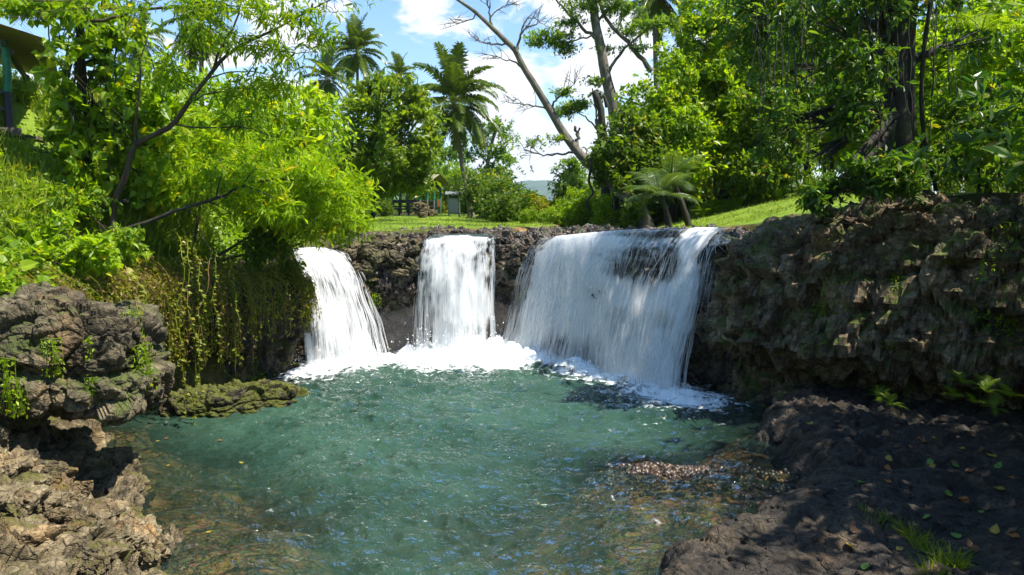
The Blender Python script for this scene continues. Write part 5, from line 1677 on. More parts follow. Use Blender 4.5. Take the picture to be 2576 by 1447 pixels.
# ---------------- plants on the rock faces
def drape(name, label, cat, group, n, L, drop, leafm, seed, width=.35):
    rg = np.random.default_rng(seed)
    b = Bag()
    m = n
    base = np.stack([np.clip(rg.normal(0, width, m), -1.5 * width, 1.5 * width), rg.normal(0, .05, m), -rg.random(m) ** 1.3 * drop], 1)
    ax = rg.normal(size=(m, 3)) * .6 + np.array([0, -.3, -.4])
    nr = rg.normal(size=(m, 3)) * .5 + np.array([0, -.5, .6])
    leaves(base, ax, nr, L * rg.uniform(.5, 1.3, m), T_SMALL, np.clip(rg.normal(.5, .25, m), 0, 1), b)
    b.tube([np.array([-1.6 * width, 0, .01]), np.array([0, -.03, .03]), np.array([1.6 * width, 0, -.01])], .006, 3, rnd=.2)
    for k in range(12):
        x = np.clip(rg.normal(0, width), -1.5 * width, 1.5 * width)
        b.tube([np.array([x, 0, 0]), np.array([x + rg.normal(0, .05), -.06, -.5 * drop]), np.array([x + rg.normal(0, .08), -.02, -drop])], .005, 3, rnd=.2)
    o = link(name, b.mesh(name, leafm))
    return tag(o, label, cat, group)
# real faces are found by casting a ray at the finished rock
bpy.context.view_layer.update()
ROCKS = [o for o in SC.objects if o.type == 'MESH' and o.name.split('.')[0] in ('cliff', 'boulder', 'rocky_slope', 'rock_shelf', 'mossy_rock', 'ground')]
from mathutils.bvhtree import BVHTree
def world_tree(objs):
    vs, fs, n = [], [], 0
    for o in objs:
        me = o.data
        v = np.empty(len(me.vertices) * 3, np.float32)
        me.vertices.foreach_get('co', v)
        M = np.array(o.matrix_world)
        v = v.reshape(-1, 3) @ M[:3, :3].T + M[:3, 3]
        ids = np.empty(len(me.loops), np.int32)
        me.loops.foreach_get('vertex_index', ids)
        vs.append(v)
        fs.append(ids.reshape(-1, 4) + n)
        n += len(v)
    return BVHTree.FromPolygons(np.concatenate(vs).tolist(), np.concatenate(fs).tolist())
HIT = world_tree([o for o in ROCKS if o.name != 'ground'])
HITG = world_tree(ROCKS)
def on_rock(u, v, tree=None):
    r = ray(u, v)
    h = (tree or HIT).ray_cast(Vector(CAM), Vector(r / np.linalg.norm(r)))
    return (np.array(h[0]), np.array(h[1])) if h[0] is not None else (None, None)
def down(x, y, z0=12.0):
    h = HITG.ray_cast(Vector((x, y, z0)), Vector((0, 0, -1)))
    return h[0].z if h[0] is not None else ground_at(x, y)
dp = [drape('hanging_plant', 'small green creeper clinging to the shaded right cliff face', 'creeper', 'creepers on the right cliff', 150, .075, .55, L_SUN, 231), drape('hanging_plant', 'small green creeper clinging to the shaded right cliff face', 'creeper', 'creepers on the right cliff', 90, .07, .35, L_FERN, 232, .22)]
first = [True, True]
for (u, v, s, k) in [(2150, 700, 1.1, 0), (2210, 690, 1.2, 0), (2250, 640, .9, 0), (2100, 650, .8, 1), (2020, 690, .8, 1), (1960, 640, .7, 1), (2080, 760, .8, 1), (2180, 780, .9, 0), (2490, 560, 1.3, 0), (2540, 610, 1.4, 0), (2560, 700, 1.3, 0), (2500, 680, .9, 1), (2540, 800, 1.1, 0),
                     (2030, 580, .6, 1), (2110, 600, .6, 1), (2160, 560, .7, 1), (2280, 720, .9, 1), (2320, 600, .6, 1), (2480, 740, .8, 1), (2050, 860, .7, 1), (1930, 720, .6, 1), (1980, 800, .6, 1), (2230, 860, .6, 1), (2400, 640, .7, 1), (2120, 520, .6, 1), (2460, 620, .8, 1)]:
    p, nn = on_rock(u, v)
    if p is None:
        continue
    o = dp[k] if first[k] else copy_tree(dp[k])
    first[k] = False
    o.location = tuple(p + nn * .06)
    o.rotation_euler = (0, 0, math.atan2(nn[1], nn[0]) + math.pi / 2)
    o.scale = (s, s, s * rg.uniform(.8, 1.3))
dq = drape('hanging_plant', 'yellow green creeper on the rock wall between the left and middle falls', 'creeper', 'creepers between the left and middle falls', 130, .08, .5, L_LIME, 233, .3)
fst = True
for (u, v, s) in [(890, 640, .9), (930, 660, 1.0), (905, 690, .7), (925, 740, .9), (1290, 680, .7), (1310, 720, .8), (945, 700, .6), (1275, 640, .5)]:
    p, nn = on_rock(u, v)
    if p is not None:
        o = dq if fst else copy_tree(dq)
        fst = False
        o.location = tuple(p + nn * .08)
        o.rotation_euler = (0, 0, math.atan2(nn[1], nn[0]) + math.pi / 2)
        o.scale = (s, s, s)
dr = drape('hanging_plant', 'grassy creeper trailing down the sunlit ledge boulder', 'creeper', 'creepers on the ledge boulder', 120, .085, .8, L_LIME, 234, .13)
fst = True
for (u, v, s) in [(215, 850, .8), (15, 900, 1.0), (130, 860, .7), (40, 960, .7), (330, 790, .7), (350, 870, .9), (355, 800, .8), (230, 960, .5)]:
    p, nn = on_rock(u, v)
    if p is not None:
        o = dr if fst else copy_tree(dr)
        fst = False
        o.location = tuple(p + nn * .07)
        o.rotation_euler = (0, 0, math.atan2(nn[1], nn[0]) + math.pi / 2)
        o.scale = (s, s, s)

# loose rocks on the lip between the falls
for (n_, u0, u1, va, vb, s0, s1, lab, grp) in [(44, 830, 1062, 606, 690, .22, .55, 'brown angular rock on the slope between the left and middle waterfalls', 'brown rocks between the left and middle falls'),
                                               (60, 1240, 1405, 594, 680, .16, .36, 'dark wet cobble on the lip between the middle and right waterfalls', 'dark cobbles between the middle and right falls'),
                                               (26, 2040, 2330, 505, 560, .18, .42, 'pale brown loose rock along the sunlit top edge of the right cliff', 'loose rocks on the top edge of the right cliff')]:
    mats = M_WET if 'dark' in lab else M_BOULDER if 'pale' not in lab else M_CLIFF
    pro = []
    for k in range(4):
        me = stone_protos[k].copy()
        me.materials.clear()
        me.materials.append(mats)
        pro.append(me)
    for k in range(n_):
        u, v = rg.uniform(u0, u1), rg.uniform(va, vb)
        p, nn = on_rock(u, v)
        if p is None or p[1] > 30:
            continue
        s = rg.uniform(s0, s1)
        o = link('rock', pro[k % 4], None, p - nn * .08 * s)
        o.scale = (s * 1.2, s, s * .85)
        o.rotation_euler = tuple(rg.uniform(-.4, .4, 2)) + (rg.uniform(0, 6.28),)
        tag(o, lab, 'rock', grp)

# ---------------- undergrowth of the left bank
rg = np.random.default_rng(610)
def scatter(n, x0, x1, y0, y1, ok):
    x, y = rg.uniform(x0, x1, n), rg.uniform(y0, y1, n)
    k = ok(x, y)
    return x[k], y[k]
def off_basin(x, y, a=-0.05):
    return -poly_sd(x, y, BASIN) > a
sx, sy = scatter(110000, -17, -6.2, 11.6, 26.5, lambda x, y: off_basin(x, y, -.25) & (rg.random(len(x)) < np.exp(-(y - 11) / 16) * np.where((x < -10.8) & (y > 14.5), .22, .8)))
sz = land(sx[:, None], sy[:, None])[:, 0]
clump = fbm(np.stack([sx, sy, 0 * sx], 1) * .9, 3, 71)
hgt = np.clip(.32 + .45 * clump, .12, .9)
m = len(sx)
base = np.stack([sx, sy, sz + hgt * rg.random(m) ** .7], 1)
ax = rg.normal(size=(m, 3)) * .6 + np.array([.25, -.35, -.12])
nr = rg.normal(size=(m, 3)) * .5 + TO_SUN
b = leaves(base, ax, nr, .125 * np.clip(rg.lognormal(-.25, .45, m), .3, 2.2), T_HEART, np.clip(.42 + .35 * clump + rg.normal(0, .18, m), 0, .95))
# and over the top of the left cliff, down to the ledge boulder
nx = 16000
lx, ly = rg.uniform(-12.0, -8.3, nx), rg.uniform(11.8, 19.5, nx)
lz = np.array([down(a, c) for a, c in zip(lx, ly)])
ok = lz > 2.6
lx, ly, lz = lx[ok], ly[ok], lz[ok]
nx = len(lx)
leaves(np.stack([lx, ly, lz + .4 * rg.random(nx) ** 1.2], 1), rg.normal(size=(nx, 3)) * .6 + np.array([.3, -.4, -.1]), rg.normal(size=(nx, 3)) * .5 + TO_SUN,
       .13 * np.clip(rg.lognormal(-.25, .45, nx), .3, 2.2), T_HEART, np.clip(rg.normal(.5, .22, nx), 0, .95), b)
k = 5000
sel = rg.integers(0, m, k)
for i in sel[:700]:
    p0 = np.array([sx[i], sy[i], sz[i]])
    b.tube([p0, p0 + np.array([rg.normal(0, .06), rg.normal(0, .06), .5 * hgt[i]]), p0 + np.array([rg.normal(0, .14), rg.normal(0, .14), hgt[i] * 1.2])], .006, 3, rnd=.3, cap=False)
tag(link('undergrowth', b.mesh('undergrowth', L_SUN)), kind='stuff')
def grass(name, x, y, h, mat, lean=.35, z=None, wide=1.0):
    n = len(x)
    z = land(x[:, None], y[:, None])[:, 0] if z is None else z
    base = np.stack([x, y, z - .01], 1)
    ax = rg.normal(size=(n, 3)) * lean + np.array([0, 0, 1.0])
    nr = rg.normal(size=(n, 3)) + np.array([0, -.6, 0])
    V = T_BLADE[0] * np.array([wide, 1, 1])
    return leaves(base, ax, nr, h, (V, None), np.clip(rg.normal(.5, .22, n), 0, 1))
gxs, gys = scatter(60000, -17, -8.2, 12.5, 24, lambda x, y: off_basin(x, y, .1) & (fbm(np.stack([x, y, 0 * x], 1) * .5, 2, 9) > -.4))
tag(link('tall_grass', grass('g', gxs, gys, rg.uniform(.22, .75, len(gxs)), L_GRASS).mesh('tall_grass', L_GRASS)), kind='stuff')
gxs, gys = scatter(120000, -12, 12, 23.5, 62, lambda x, y: off_basin(x, y, .15) & (poly_sd(x, y, RIVER) < -.25) & (rg.random(len(x)) < np.exp(-(y - 24) / 14)))
tag(link('grass', grass('g', gxs, gys, rg.uniform(.05, .14, len(gxs)), L_GRASS, .5, None, 2.2).mesh('lawn_grass', L_GRASS)), kind='stuff')
gxs, gys = scatter(9000, 5.5, 17, 13, 24, lambda x, y: off_basin(x, y, .5) & (fbm(np.stack([x, y, 0 * x], 1) * .8, 2, 19) > -.05))
tag(link('grass', grass('g', gxs, gys, rg.uniform(.06, .26, len(gxs)), L_GRASS).mesh('cliff_grass', L_GRASS)), kind='stuff')

# creeper curtain over the left cliff
b = Bag()
LCp = catmull(np.array(LC), 200)
tx = unit(np.gradient(LCp[:, :2], axis=0))
ln_ = np.stack([tx[:, 1], -tx[:, 0]], 1)
bd = Bag()
for k in range(420):
    i = int(np.clip(rg.normal(108, 42), 30, 160))
    o_ = rg.uniform(-.5, .5)
    p0 = np.array([*(LCp[i, :2] + ln_[i] * (o_ - .2)), LCp[i, 2] + rg.uniform(.05, .5)])
    p1 = np.array([*(LCp[i, :2] + ln_[i] * (.65 + .45 * rg.random())), LCp[i, 2] * rg.uniform(.8, .98)])
    drop = rg.uniform(.4, 2.1) * (1.0 if 70 < i < 140 else .55)
    p2 = p1 + np.array([rg.normal(0, .07), rg.normal(0, .07), -drop])
    pts = catmull([p0, p1, p2], 12)
    (bd if rg.random() < .3 else b).tube(pts, rg.uniform(.005, .010), 3, rnd=rg.random(), cap=False)
    nl = int(14 + drop * 16)
    t = rg.random(nl) * 11
    q = np.stack([np.interp(t, np.arange(12), pts[:, c]) for c in range(3)], 1) + rg.normal(0, .05, (nl, 3))
    a = rg.normal(size=(nl, 3)) * .6 + np.array([.3, -.3, -.5])
    dry = rg.random() < .22
    leaves(q, a, rg.normal(size=(nl, 3)) * .5 + np.array([.3, -.3, .7]), rg.uniform(.05, .12, nl), T_OVAL, np.clip(rg.normal(.5, .25, nl), 0, 1), bd if dry else b)
cur = empty('creeper_curtain', LCp[108] * np.array([1, 1, 1]), 'thick curtain of green and brown creepers hanging over the left cliff edge', 'creeper')
b.obj('green_creepers', L_VINE, cur)
bd.obj('dry_creepers', L_DRY, cur)

# long single vines
VINES = [((455, 640), (468, 1060), 'long leafy vine dangling to the water, furthest from the falls'), ((478, 650), (490, 1100), 'longest thin vine whose end touches the pool'), ((500, 660), (506, 985), 'leafy vine between the two dangling longest and the brown one'),
         ((522, 640), (515, 930), 'reddish brown vine with few leaves in the middle of the dangling group'), ((548, 620), (540, 880), 'vine with a looped end, next to the falls side of the dangling group'), ((590, 700), (592, 930), 'lone thin vine hanging apart near the mossy rock'),
         ((330, 690), (368, 900), 'thick leafy vine sliding over the ledge boulder edge'), ((345, 710), (375, 1000), 'thin vine tip curling beside the ledge boulder')]
for k, ((u0, v0), (u1, v1), lab) in enumerate(VINES):
    d0 = 17.2 + .02 * (u0 - 450) * .5 if k < 6 else 13.4
    p0, p1 = at(u0, v0, d0 + .4), at(u1, v1, d0)
    root = empty('hanging_vine', p0, lab, 'vine')
    mid = at(.5 * (u0 + u1) + rg.normal(0, 6), .5 * (v0 + v1), d0)
    up = at(u0 - 15, v0 - (60 if k < 6 else 20), d0 + (1.2 if k < 6 else .8))
    path = [up, p0, mid, p1] + ([at(u1 - 25, v1 - 5, d0), at(u1 - 38, v1 - 20, d0)] if k == 4 else [])
    pts = catmull(path, 40)
    w_ = np.linspace(0, 1, 40)[:, None]
    pts = pts + .07 * np.sin(w_ * np.array([[9.0, 7.0, 0]]) + k * 1.7) * np.sin(np.pi * w_) + .05 * np.sin(w_ * np.array([[23.0, 19.0, 0]]) + k)* np.sin(np.pi * w_)
    pts = wiggle(pts, .010, 700 + k)
    Bag().tube(pts, np.linspace(.012, .006, 40), 5).obj('stem', B_VINE if k in (3, 6) else L_VINE, root, True)
    nl = 26 if k == 3 else 60 if k < 5 else 36 if k > 5 else 14
    t = np.sort(rg.random(nl)) ** .9 * 37 + 2
    q = np.stack([np.interp(t, np.arange(40), pts[:, c]) for c in range(3)], 1) + rg.normal(0, .012, (nl, 3))
    a = np.stack([rg.choice([-1, 1], nl) * 1.0, rg.normal(0, .6, nl), -.35 + rg.normal(0, .2, nl)], 1)
    leaves(q, a, rg.normal(size=(nl, 3)) * .3 + np.array([.1, -.4, .8]), rg.uniform(.05, .10, nl) * (1.3 if k == 6 else 1), T_HEART, np.clip(rg.normal(.6, .2, nl), 0, 1)).obj('leaves', L_VINE, root)

# ================================================================== things people made
n = NT('green_paint')
pc = n.mixc(n.rng(n.noise(n.pos(), 5, 5), .35, .65), (0.008, 0.12, 0.060), (0.016, 0.19, 0.095))
M_GREEN = n.done(n.pbr(pc, .55))
n = NT('dark_paint')
M_BLACK = n.done(n.pbr(n.mixc(n.noise(n.pos(), 7, 4), (0.010, 0.009, 0.009), (0.03, 0.026, 0.023)), .6))
n = NT('roof_sheet')
M_ROOF = n.done(n.pbr(n.mixc(n.noise(n.pos(), 3, 5), (0.16, 0.15, 0.07), (0.30, 0.27, 0.13)), .5, Metallic=.2))
n = NT('grey_metal')
M_METAL = n.done(n.pbr(n.mixc(n.noise(n.pos(), 6, 5), (0.18, 0.19, 0.20), (0.34, 0.35, 0.36)), .45, Metallic=.5))
n = NT('grey_green_panel')
M_PANEL = n.done(n.pbr(n.mixc(n.noise(n.pos(), 5, 5), (0.16, 0.19, 0.14), (0.23, 0.26, 0.20)), .6))
n = NT('weathered_wood')
M_WOOD = n.done(n.pbr(n.mixc(n.noise(n.scaled(n.pos(), (1, 1, 6)), 6, 5), (0.06, 0.045, 0.03), (0.18, 0.14, 0.10)), .8))
n = NT('pale_concrete')
M_CONC = n.done(n.pbr(n.mixc(n.noise(n.pos(), 4, 6), (0.32, 0.31, 0.29), (0.55, 0.54, 0.52)), .85))
n = NT('orange_paint')
M_ORANGE = n.done(n.pbr((0.34, 0.12, 0.03), .6))

def corrugated(b, o, ex, ey, nx, th=.02, amp=.018):
    """sheet from corner o along ex (across the ribs) and ey"""
    o, ex, ey = (np.asarray(q, float) for q in (o, ex, ey))
    nrm = unit(np.cross(ex, ey))
    t = np.linspace(0, 1, nx * 4 + 1)
    w = amp * np.sin(t * nx * 2 * np.pi)
    top = o + t[:, None] * ex + w[:, None] * nrm
    v = np.concatenate([top, top + ey, top - nrm * th, top + ey - nrm * th])
    m = len(t)
    i = np.arange(m - 1)
    return b.add(v, [np.stack([i, i + 1, m + i + 1, m + i], 1), np.stack([2 * m + i + 1, 2 * m + i, 3 * m + i, 3 * m + i + 1], 1),
                     np.stack([i + 1, i, 2 * m + i, 2 * m + i + 1], 1), np.stack([m + i, m + i + 1, 3 * m + i + 1, 3 * m + i], 1)])

def shelter(label, A, ax_, bx_, nposts, rows, h, floor_h, ridge, over, r, ribs, table=True):
    """open shelter: A corner on the floor, ax_ along the front, bx_ to the back"""
    A, ax_, bx_ = (np.asarray(q, float) for q in (A, ax_, bx_))
    root = empty('shelter', A, label, 'shelter')
    b = Bag()
    c = A + .5 * (ax_ + bx_)
    for i in range(nposts):
        for j in range(rows):
            p = A + ax_ * i / (nposts - 1) + bx_ * j / (rows - 1)
            q = np.array([0, 0, 1.0])
            lo = Bag().tube([p + q * (floor_h - .6), p + q * (floor_h + .85)], r * 1.06, 9, wob=.12, seed=i)
            o = Bag().tube(catmull([p + q * (floor_h + .85), p + q * (floor_h + 1.4) + np.array([.02, .02, 0]), p + q * h], 8), [r * 1.0, r * .95, r * .97, r * .92, r * .97, r, r * .97, r], 9, wob=.05, seed=i).obj('post', M_GREEN, root, True)
            # dark painted foot, a sub-part of its post
            me = lo.mesh('post_foot', M_BLACK, True, A)
            link('post_foot', me, o)
    b = Bag()
    for j in range(rows):
        p = A + bx_ * j / (rows - 1)
        b.beam(p + np.array([0, 0, h - .08]) - ax_ * .04, p + ax_ * 1.04 + np.array([0, 0, h - .08]), .09, .16)
    for i in range(nposts):
        p = A + ax_ * i / (nposts - 1)
        b.beam(p + np.array([0, 0, h - .25]) - bx_ * .04, p + bx_ * 1.04 + np.array([0, 0, h - .25]), .07, .13)
    b.obj('beam', M_BLACK, root)
    for j in range(rows) if rows == 2 else (0, rows - 1):
        for hh in (.45, .85):
            p = A + bx_ * j / (rows - 1)
            Bag().beam(p + np.array([0, 0, floor_h + hh]), p + ax_ + np.array([0, 0, floor_h + hh]), .05, .10).obj('rail', M_BLACK, root)
    for i in (0, nposts - 1):
        for hh in (.45, .85):
            p = A + ax_ * i / (nposts - 1)
            Bag().beam(p + np.array([0, 0, floor_h + hh]), p + bx_ + np.array([0, 0, floor_h + hh]), .05, .10).obj('rail', M_BLACK, root)
    ua, ub = unit(ax_), unit(bx_)
    o0 = A - ua * over - ub * over + np.array([0, 0, h - .02])
    half = .5 * bx_ + ub * over + np.array([0, 0, ridge])
    b = Bag()
    corrugated(b, o0, ax_ + 2 * over * ua, half, ribs)
    o1 = A + bx_ + ub * over + ax_ + ua * over + np.array([0, 0, h - .02])
    corrugated(b, o1, -ax_ - 2 * over * ua, -.5 * bx_ - ub * over + np.array([0, 0, ridge]), ribs)
    b.obj('roof', M_ROOF, root)
    b = Bag()
    rot = (0, 0, math.atan2(ax_[1], ax_[0]))
    b.box(c + np.array([0, 0, floor_h - .12]), (np.linalg.norm(ax_) + .5, np.linalg.norm(bx_) + .5, .2), rot)
    b.obj('floor_slab', M_WOOD, root)
    if table:
        b = Bag()
        b.box(c + np.array([0, 0, floor_h + .74]), (np.linalg.norm(ax_) * .6, .8, .06), rot)
        for s in (-1, 1):
            b.box(c + unit(ax_) * s * np.linalg.norm(ax_) * .2 + np.array([0, 0, floor_h + .36]), (.1, .6, .68), rot)
        b.obj('table', M_WOOD, root)
    return root
# near shelter up on the left bank, its corner post in view
A = at(24, 326, 20.0)
print('shelter floor', A, 'ground', ground_at(A[0], A[1]))
shelter('open picnic shelter with green posts and yellowish roof high at the left edge', A, np.array([-2.6, 5.2, 0.0]), np.array([-4.4, -2.2, 0.0]), 2, 2, 2.12, .05, .95, .9, .10, 26, False)
# pale building glimpsed behind it
c = at(60, 300, 34)
root = empty('building', (c[0], c[1], c[2] - 1.2), 'pale grey low wall glimpsed behind the picnic shelter rails', 'building')
b = Bag().box(c - np.array([0, 0, .3]), (7, .3, 1.5))
b.obj('wall', M_CONC, root)
b = Bag()
corrugated(b, c + np.array([-3.8, -.6, .5]), np.array([7.6, 0, 0]), np.array([0, 1.6, .5]), 20)
b.obj('roof', M_METAL, root)
# far shelter on the lawn
A = gpt(1050, 55)
shelter('far open shelter with green posts behind the round tree', A + np.array([-3.6, 0, 0]), np.array([3.7, 0.5, 0.0]), np.array([1.0, 4.6, 0.0]), 3, 4, 2.15, .15, .75, .7, .10, 22)
# long rail fence beside it
P0, P1 = gpt(905, 50), gpt(1050, 54)
root = empty('fence', P0, 'dark low rail fence running from the bushes to the far shelter', 'fence')
for k in range(7):
    p = P0 + (P1 - P0) * k / 6
    Bag().box(p + np.array([0, 0, .45]), (.12, .12, 1.0)).obj('post', M_BLACK, root)
for hh in (.42, .86):
    Bag().beam(P0 + np.array([0, -.09, hh]), P1 + np.array([0, -.09, hh]), .06, .10).obj('rail', M_BLACK, root)
# cabinet under its own little roof
g = gpt(1142, 48)
root = empty('cabinet', g, 'grey green cabinet on legs beneath its own small tin roof, beside the palm', 'cabinet')
g = g - np.array([0, 0, .05])
for sx_ in (-1, 1):
    for sy_ in (-1, 1):
        Bag().box(g + np.array([sx_ * .31, sy_ * .24, .70]), (.07, .07, 1.4)).obj('leg', M_PANEL, root)
Bag().box(g + np.array([0, 0, .72]), (.66, .52, .92)).obj('body', M_PANEL, root)
fr = Bag()
for (dx, dz, w, h) in [(0, 1.13, .60, .05), (0, .31, .60, .05), (-.275, .72, .05, .80), (.275, .72, .05, .80)]:
    fr.box(g + np.array([dx, -.275, dz]), (w, .03, h))
d = Bag().box(g + np.array([0, -.268, .72]), (.50, .012, .77)).obj('door', M_METAL, root)
fr.obj('door_frame', M_PANEL, root)
Bag().box(g + np.array([0, 0, 1.26]), (.60, .46, .14)).obj('vent', M_BLACK, root)
b = Bag()
corrugated(b, g + np.array([-.50, -.50, 1.40]), np.array([1.0, 0, 0]), np.array([0, .52, .17]), 9, .015, .014)
corrugated(b, g + np.array([.50, .54, 1.40]), np.array([-1.0, 0, 0]), np.array([0, -.52, .17]), 9, .015, .014)
b.obj('roof', M_METAL, root)
Bag().box(g + np.array([.08, .02, 1.60]), (.34, .12, .07)).obj('roof_cap', M_BLACK, root)
# orange board on thin posts
g = gpt(1103, 56)
root = empty('sign', g, 'small orange board on thin blue green posts near the stone pile', 'sign')
for s in (-1, 1):
    Bag().box(g + np.array([s * .12, 0, .55]), (.06, .06, 1.2)).obj('post', M_GREEN, root)
Bag().box(g + np.array([.02, -.05, .85]), (.2, .03, .5)).obj('board', M_ORANGE, root)
# stones by the shelter
for (u, v, d, s, lab) in [(1057, 527, 44, .62, 'large mossy brown boulder at the lawn edge in front of the far shelter'), (1086, 536, 44.5, .42, 'medium stone leaning against the large mossy boulder by the far shelter'), (1062, 543, 43.2, .30, 'smallest stone at the foot of the boulder by the far shelter')]:
    o = link('stone', stone_protos[int(s * 10) % 5], None, at(u, v, d))
    o.scale = (1.25 * s, 1.2 * s, 1.35 * s)
    o.rotation_euler = (.1, .1, u)
    tag(o, lab, 'stone')
def on_land(u, v):
    r = ray(u, v)
    h = HITG.ray_cast(Vector(CAM), Vector(r / np.linalg.norm(r)))
    return np.array(h[0])
# small wooden step and dead log on the left bank
L0, L1 = np.array([-10.1, 18.9, 0]), np.array([-9.0, 18.95, 0])
L0[2] = down(L0[0], L0[1]) + .07
L1[2] = L0[2] + .03
root = empty('dead_log', L0, 'dark broken log lying level on the left bank below the forked tree', 'log')
Bag().tube(wiggle(catmull([L0, .5 * (L0 + L1) + np.array([0, 0, .04]), L1], 14), .01, 4), np.linspace(.085, .06, 14), 9, wob=.35, seed=6).obj('wood', B_DARK, root)
L0, L1 = on_land(0, 336), on_land(110, 356)
tag(Bag().tube(catmull([L0, .5 * (L0 + L1), L1], 10), .09, 8, wob=.2, seed=2).obj('timber_edging', B_BROWN), 'brown timber edging below the picnic shelter on the grassy slope', 'timber')
L0, L1 = on_land(40, 374), on_land(190, 398)
tag(Bag().tube(catmull([L0, .5 * (L0 + L1), L1], 10), .06, 8, wob=.2, seed=3).obj('timber_edging', B_DARK), 'dark thin timber step lower on the grassy left slope', 'timber')

# ================================================================== fallen leaves, tufts
def fallen(name, mat, curl, shape=T_HEART):
    V = np.array([[0, 0, .0], [-.30, .02, .03], [-.46, .25, .05], [-.36, .60, .04], [0, 1, -.03 + curl], [.36, .60, .04], [.46, .25, .05], [.30, .02, .03], [0, .42, -.02]])
    V[:, 2] += curl * (V[:, 0] ** 2) * 1.4
    f = [[0, 8, 2, 1], [8, 4, 3, 2], [0, 7, 6, 8], [8, 6, 5, 4]]
    return make_mesh(name, V * np.array([.85, 1, 1]), [np.array(f)], mat, True, {'rnd': np.full(4, .5)})
def flat_mat(name, c, trans=.25):
    n = NT(name)
    cc = n.mixc(n.rng(n.noise(n.objco(), 6, 4), .4, .65), c, tuple(.6 * k for k in c))
    return n.done(n.mixs(trans, n.pbr(cc, .55), n.node('ShaderNodeBsdfTranslucent', 0, None, Color=c)))
FALL = [('yellow', flat_mat('yellow_leaf', (0.42, 0.30, 0.03)), .25), ('green', flat_mat('green_leaf', (0.16, 0.30, 0.03)), .12), ('brown', flat_mat('brown_leaf', (0.20, 0.09, 0.035)), .6), ('orange', flat_mat('orange_leaf', (0.42, 0.15, 0.025)), .4)]
LEAF = {k: fallen('fallen_leaf', m, c) for k, m, c in FALL}
rg = np.random.default_rng(900)
SPOT = [(3340, 1690, 'brown'), (3255, 1697, 'yellow'), (3540, 1745, 'brown'), (3665, 1755, 'orange'), (3730, 1755, 'yellow'), (3690, 1770, 'orange'), (3840, 1793, 'yellow'), (3545, 1825, 'yellow'), (3540, 1862, 'orange'), (3730, 1840, 'green'), (3738, 1860, 'yellow'),
        (3810, 1855, 'green'), (3990, 1875, 'green'), (3985, 1832, 'yellow'), (3450, 1930, 'green'), (3565, 1935, 'orange'), (3790, 1985, 'green'), (3830, 2000, 'brown'), (3845, 1990, 'orange'), (3700, 2035, 'brown'), (3920, 2055, 'green'), (3945, 2045, 'brown'), (3770, 2095, 'brown'),
        (3720, 2062, 'green'), (3420, 2135, 'brown'), (3395, 2180, 'yellow'), (3842, 2155, 'green'), (3975, 2137, 'yellow'), (4035, 2135, 'brown'), (4080, 2150, 'orange'), (3905, 2210, 'brown'), (3450, 2278, 'green'), (4045, 2030, 'brown'), (4020, 1960, 'yellow'), (3800, 1845, 'brown'),
        (3930, 1910, 'brown'), (3860, 1890, 'brown'), (3520, 1900, 'brown'), (3640, 1985, 'brown'), (3585, 2090, 'brown'), (3610, 2205, 'yellow'), (4060, 1915, 'orange'), (3420, 1745, 'brown'), (3920, 1800, 'brown'), (3600, 1790, 'brown')]
lab = {'yellow': 'yellow fallen leaf lying on the dark rock shelf', 'green': 'green heart shaped fallen leaf lying on the dark rock shelf', 'brown': 'curled brown dead leaf lying on the dark rock shelf', 'orange': 'orange brown fallen leaf lying on the dark rock shelf'}
for (x, y, k) in SPOT:
    p, nn = on_rock(x * 2576 / 4096, y * 2576 / 4096)
    if p is None:
        continue
    o = link('fallen_leaf', LEAF[k], None, p + nn * .015)
    s = rg.uniform(.10, .18)
    o.scale = (s, s, s)
    q = Vector(unit(nn + np.array([0, 0, .6]) + rg.normal(0, .12, 3))).to_track_quat('Z', 'Y').to_euler()
    o.rotation_euler = q
    o.rotation_mode = 'XYZ'
    o.rotation_euler.rotate_axis('Z', rg.uniform(0, 6.28))
    tag(o, lab[k], 'leaf', k + ' fallen leaves on the rock shelf')
for (u, v, k) in [(962, 1306, 'yellow'), (548, 1108, 'orange'), (415, 1104, 'orange'), (392, 1110, 'yellow'), (1090, 1308, 'orange'), (1515, 1190, 'yellow'), (1735, 1215, 'yellow'), (700, 1075, 'yellow'), (660, 1062, 'orange'), (420, 1170, 'yellow'), (610, 1165, 'yellow'), (520, 1340, 'yellow'), (1350, 1270, 'yellow'), (905, 1275, 'yellow')]:
    p = on(u, v, .05)
    o = link('floating_leaf', LEAF[k], None, p)
    s = rg.uniform(.07, .11)
    o.scale = (s, s, s * .4)
    o.rotation_euler = (0, 0, rg.uniform(0, 6.28))
    tag(o, k + ' leaf floating on the pool surface', 'leaf', k + ' leaves floating on the pool')
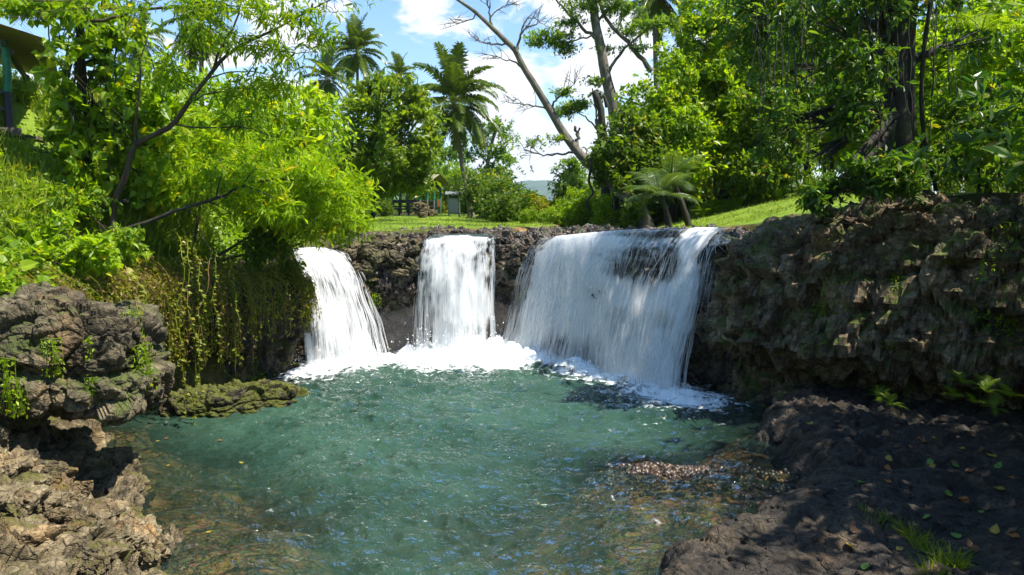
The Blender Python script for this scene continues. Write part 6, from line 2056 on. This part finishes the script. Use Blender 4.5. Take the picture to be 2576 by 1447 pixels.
# grass tufts on the shelf
for (u, v, n_, h, lab_) in [(2290, 1350, 90, .22, 'bright green grass tuft on the dark shelf, furthest from the photo corner'), (2335, 1385, 80, .22, 'middle grass tuft of the row growing along the dark shelf'), (2390, 1420, 110, .28, 'thick grass tuft nearest the bottom corner of the dark shelf'), (2345, 1432, 70, .2, 'low grass tuft at the bottom edge beside the thick one'),
                            (2195, 1300, 60, .16, 'small lone grass tuft on the brown hump of the shelf'), (2225, 1310, 24, .13, 'tiny grass sprig beside the small lone tuft')]:
    p, nn = on_rock(u, v)
    if p is None:
        continue
    r = .16 if n_ > 50 else .07
    ang, rad = rg.uniform(0, 6.28, n_), r * np.sqrt(rg.random(n_))
    x, y = p[0] + rad * np.cos(ang), p[1] + rad * np.sin(ang)
    z = np.array([shelf_z(a, c) for a, c in zip(x, y)])
    base = np.stack([x, y, z - .01], 1)
    ax = np.stack([np.cos(ang) * rad / r, np.sin(ang) * rad / r, 0 * ang + 1.0], 1) + rg.normal(0, .25, (n_, 3))
    bg_ = leaves(base, ax, rg.normal(size=(n_, 3)), h * rg.uniform(.5, 1.2, n_), (T_BLADE[0] * np.array([.8, 1, 1.6]), None), np.clip(rg.normal(.5, .2, n_), 0, 1))
    root = empty('grass_tuft', p, lab_, 'grass tuft')
    bg_.obj('blades', L_GRASS, root)
# a dry stick on the rubble
p, _ = on_rock(290, 1300)
if p is not None:
    tag(Bag().tube([p + np.array([-.22, -.08, .05]), p + np.array([0, 0, .09]), p + np.array([.24, .1, .12])], .011, 5).obj('stick', M_WOOD), 'pale dry stick lying on the rubble slope', 'stick')

# ================================================================== the air
n = NT('air')
vol = n.t.nodes.new('ShaderNodeVolumePrincipled')
vol.inputs['Color'].default_value = (0.62, 0.78, 1.0, 1)
vol.inputs['Density'].default_value = 0.0001
vol.inputs['Anisotropy'].default_value = 0.0
n.t.links.new(vol.outputs[0], n.out.inputs['Volume'])
b = Bag().box((0, 3000, 300), (9000, 8000, 640))
tag(link('haze', make_mesh('haze', np.concatenate(b.v), b.f, n.m)), kind='stuff')
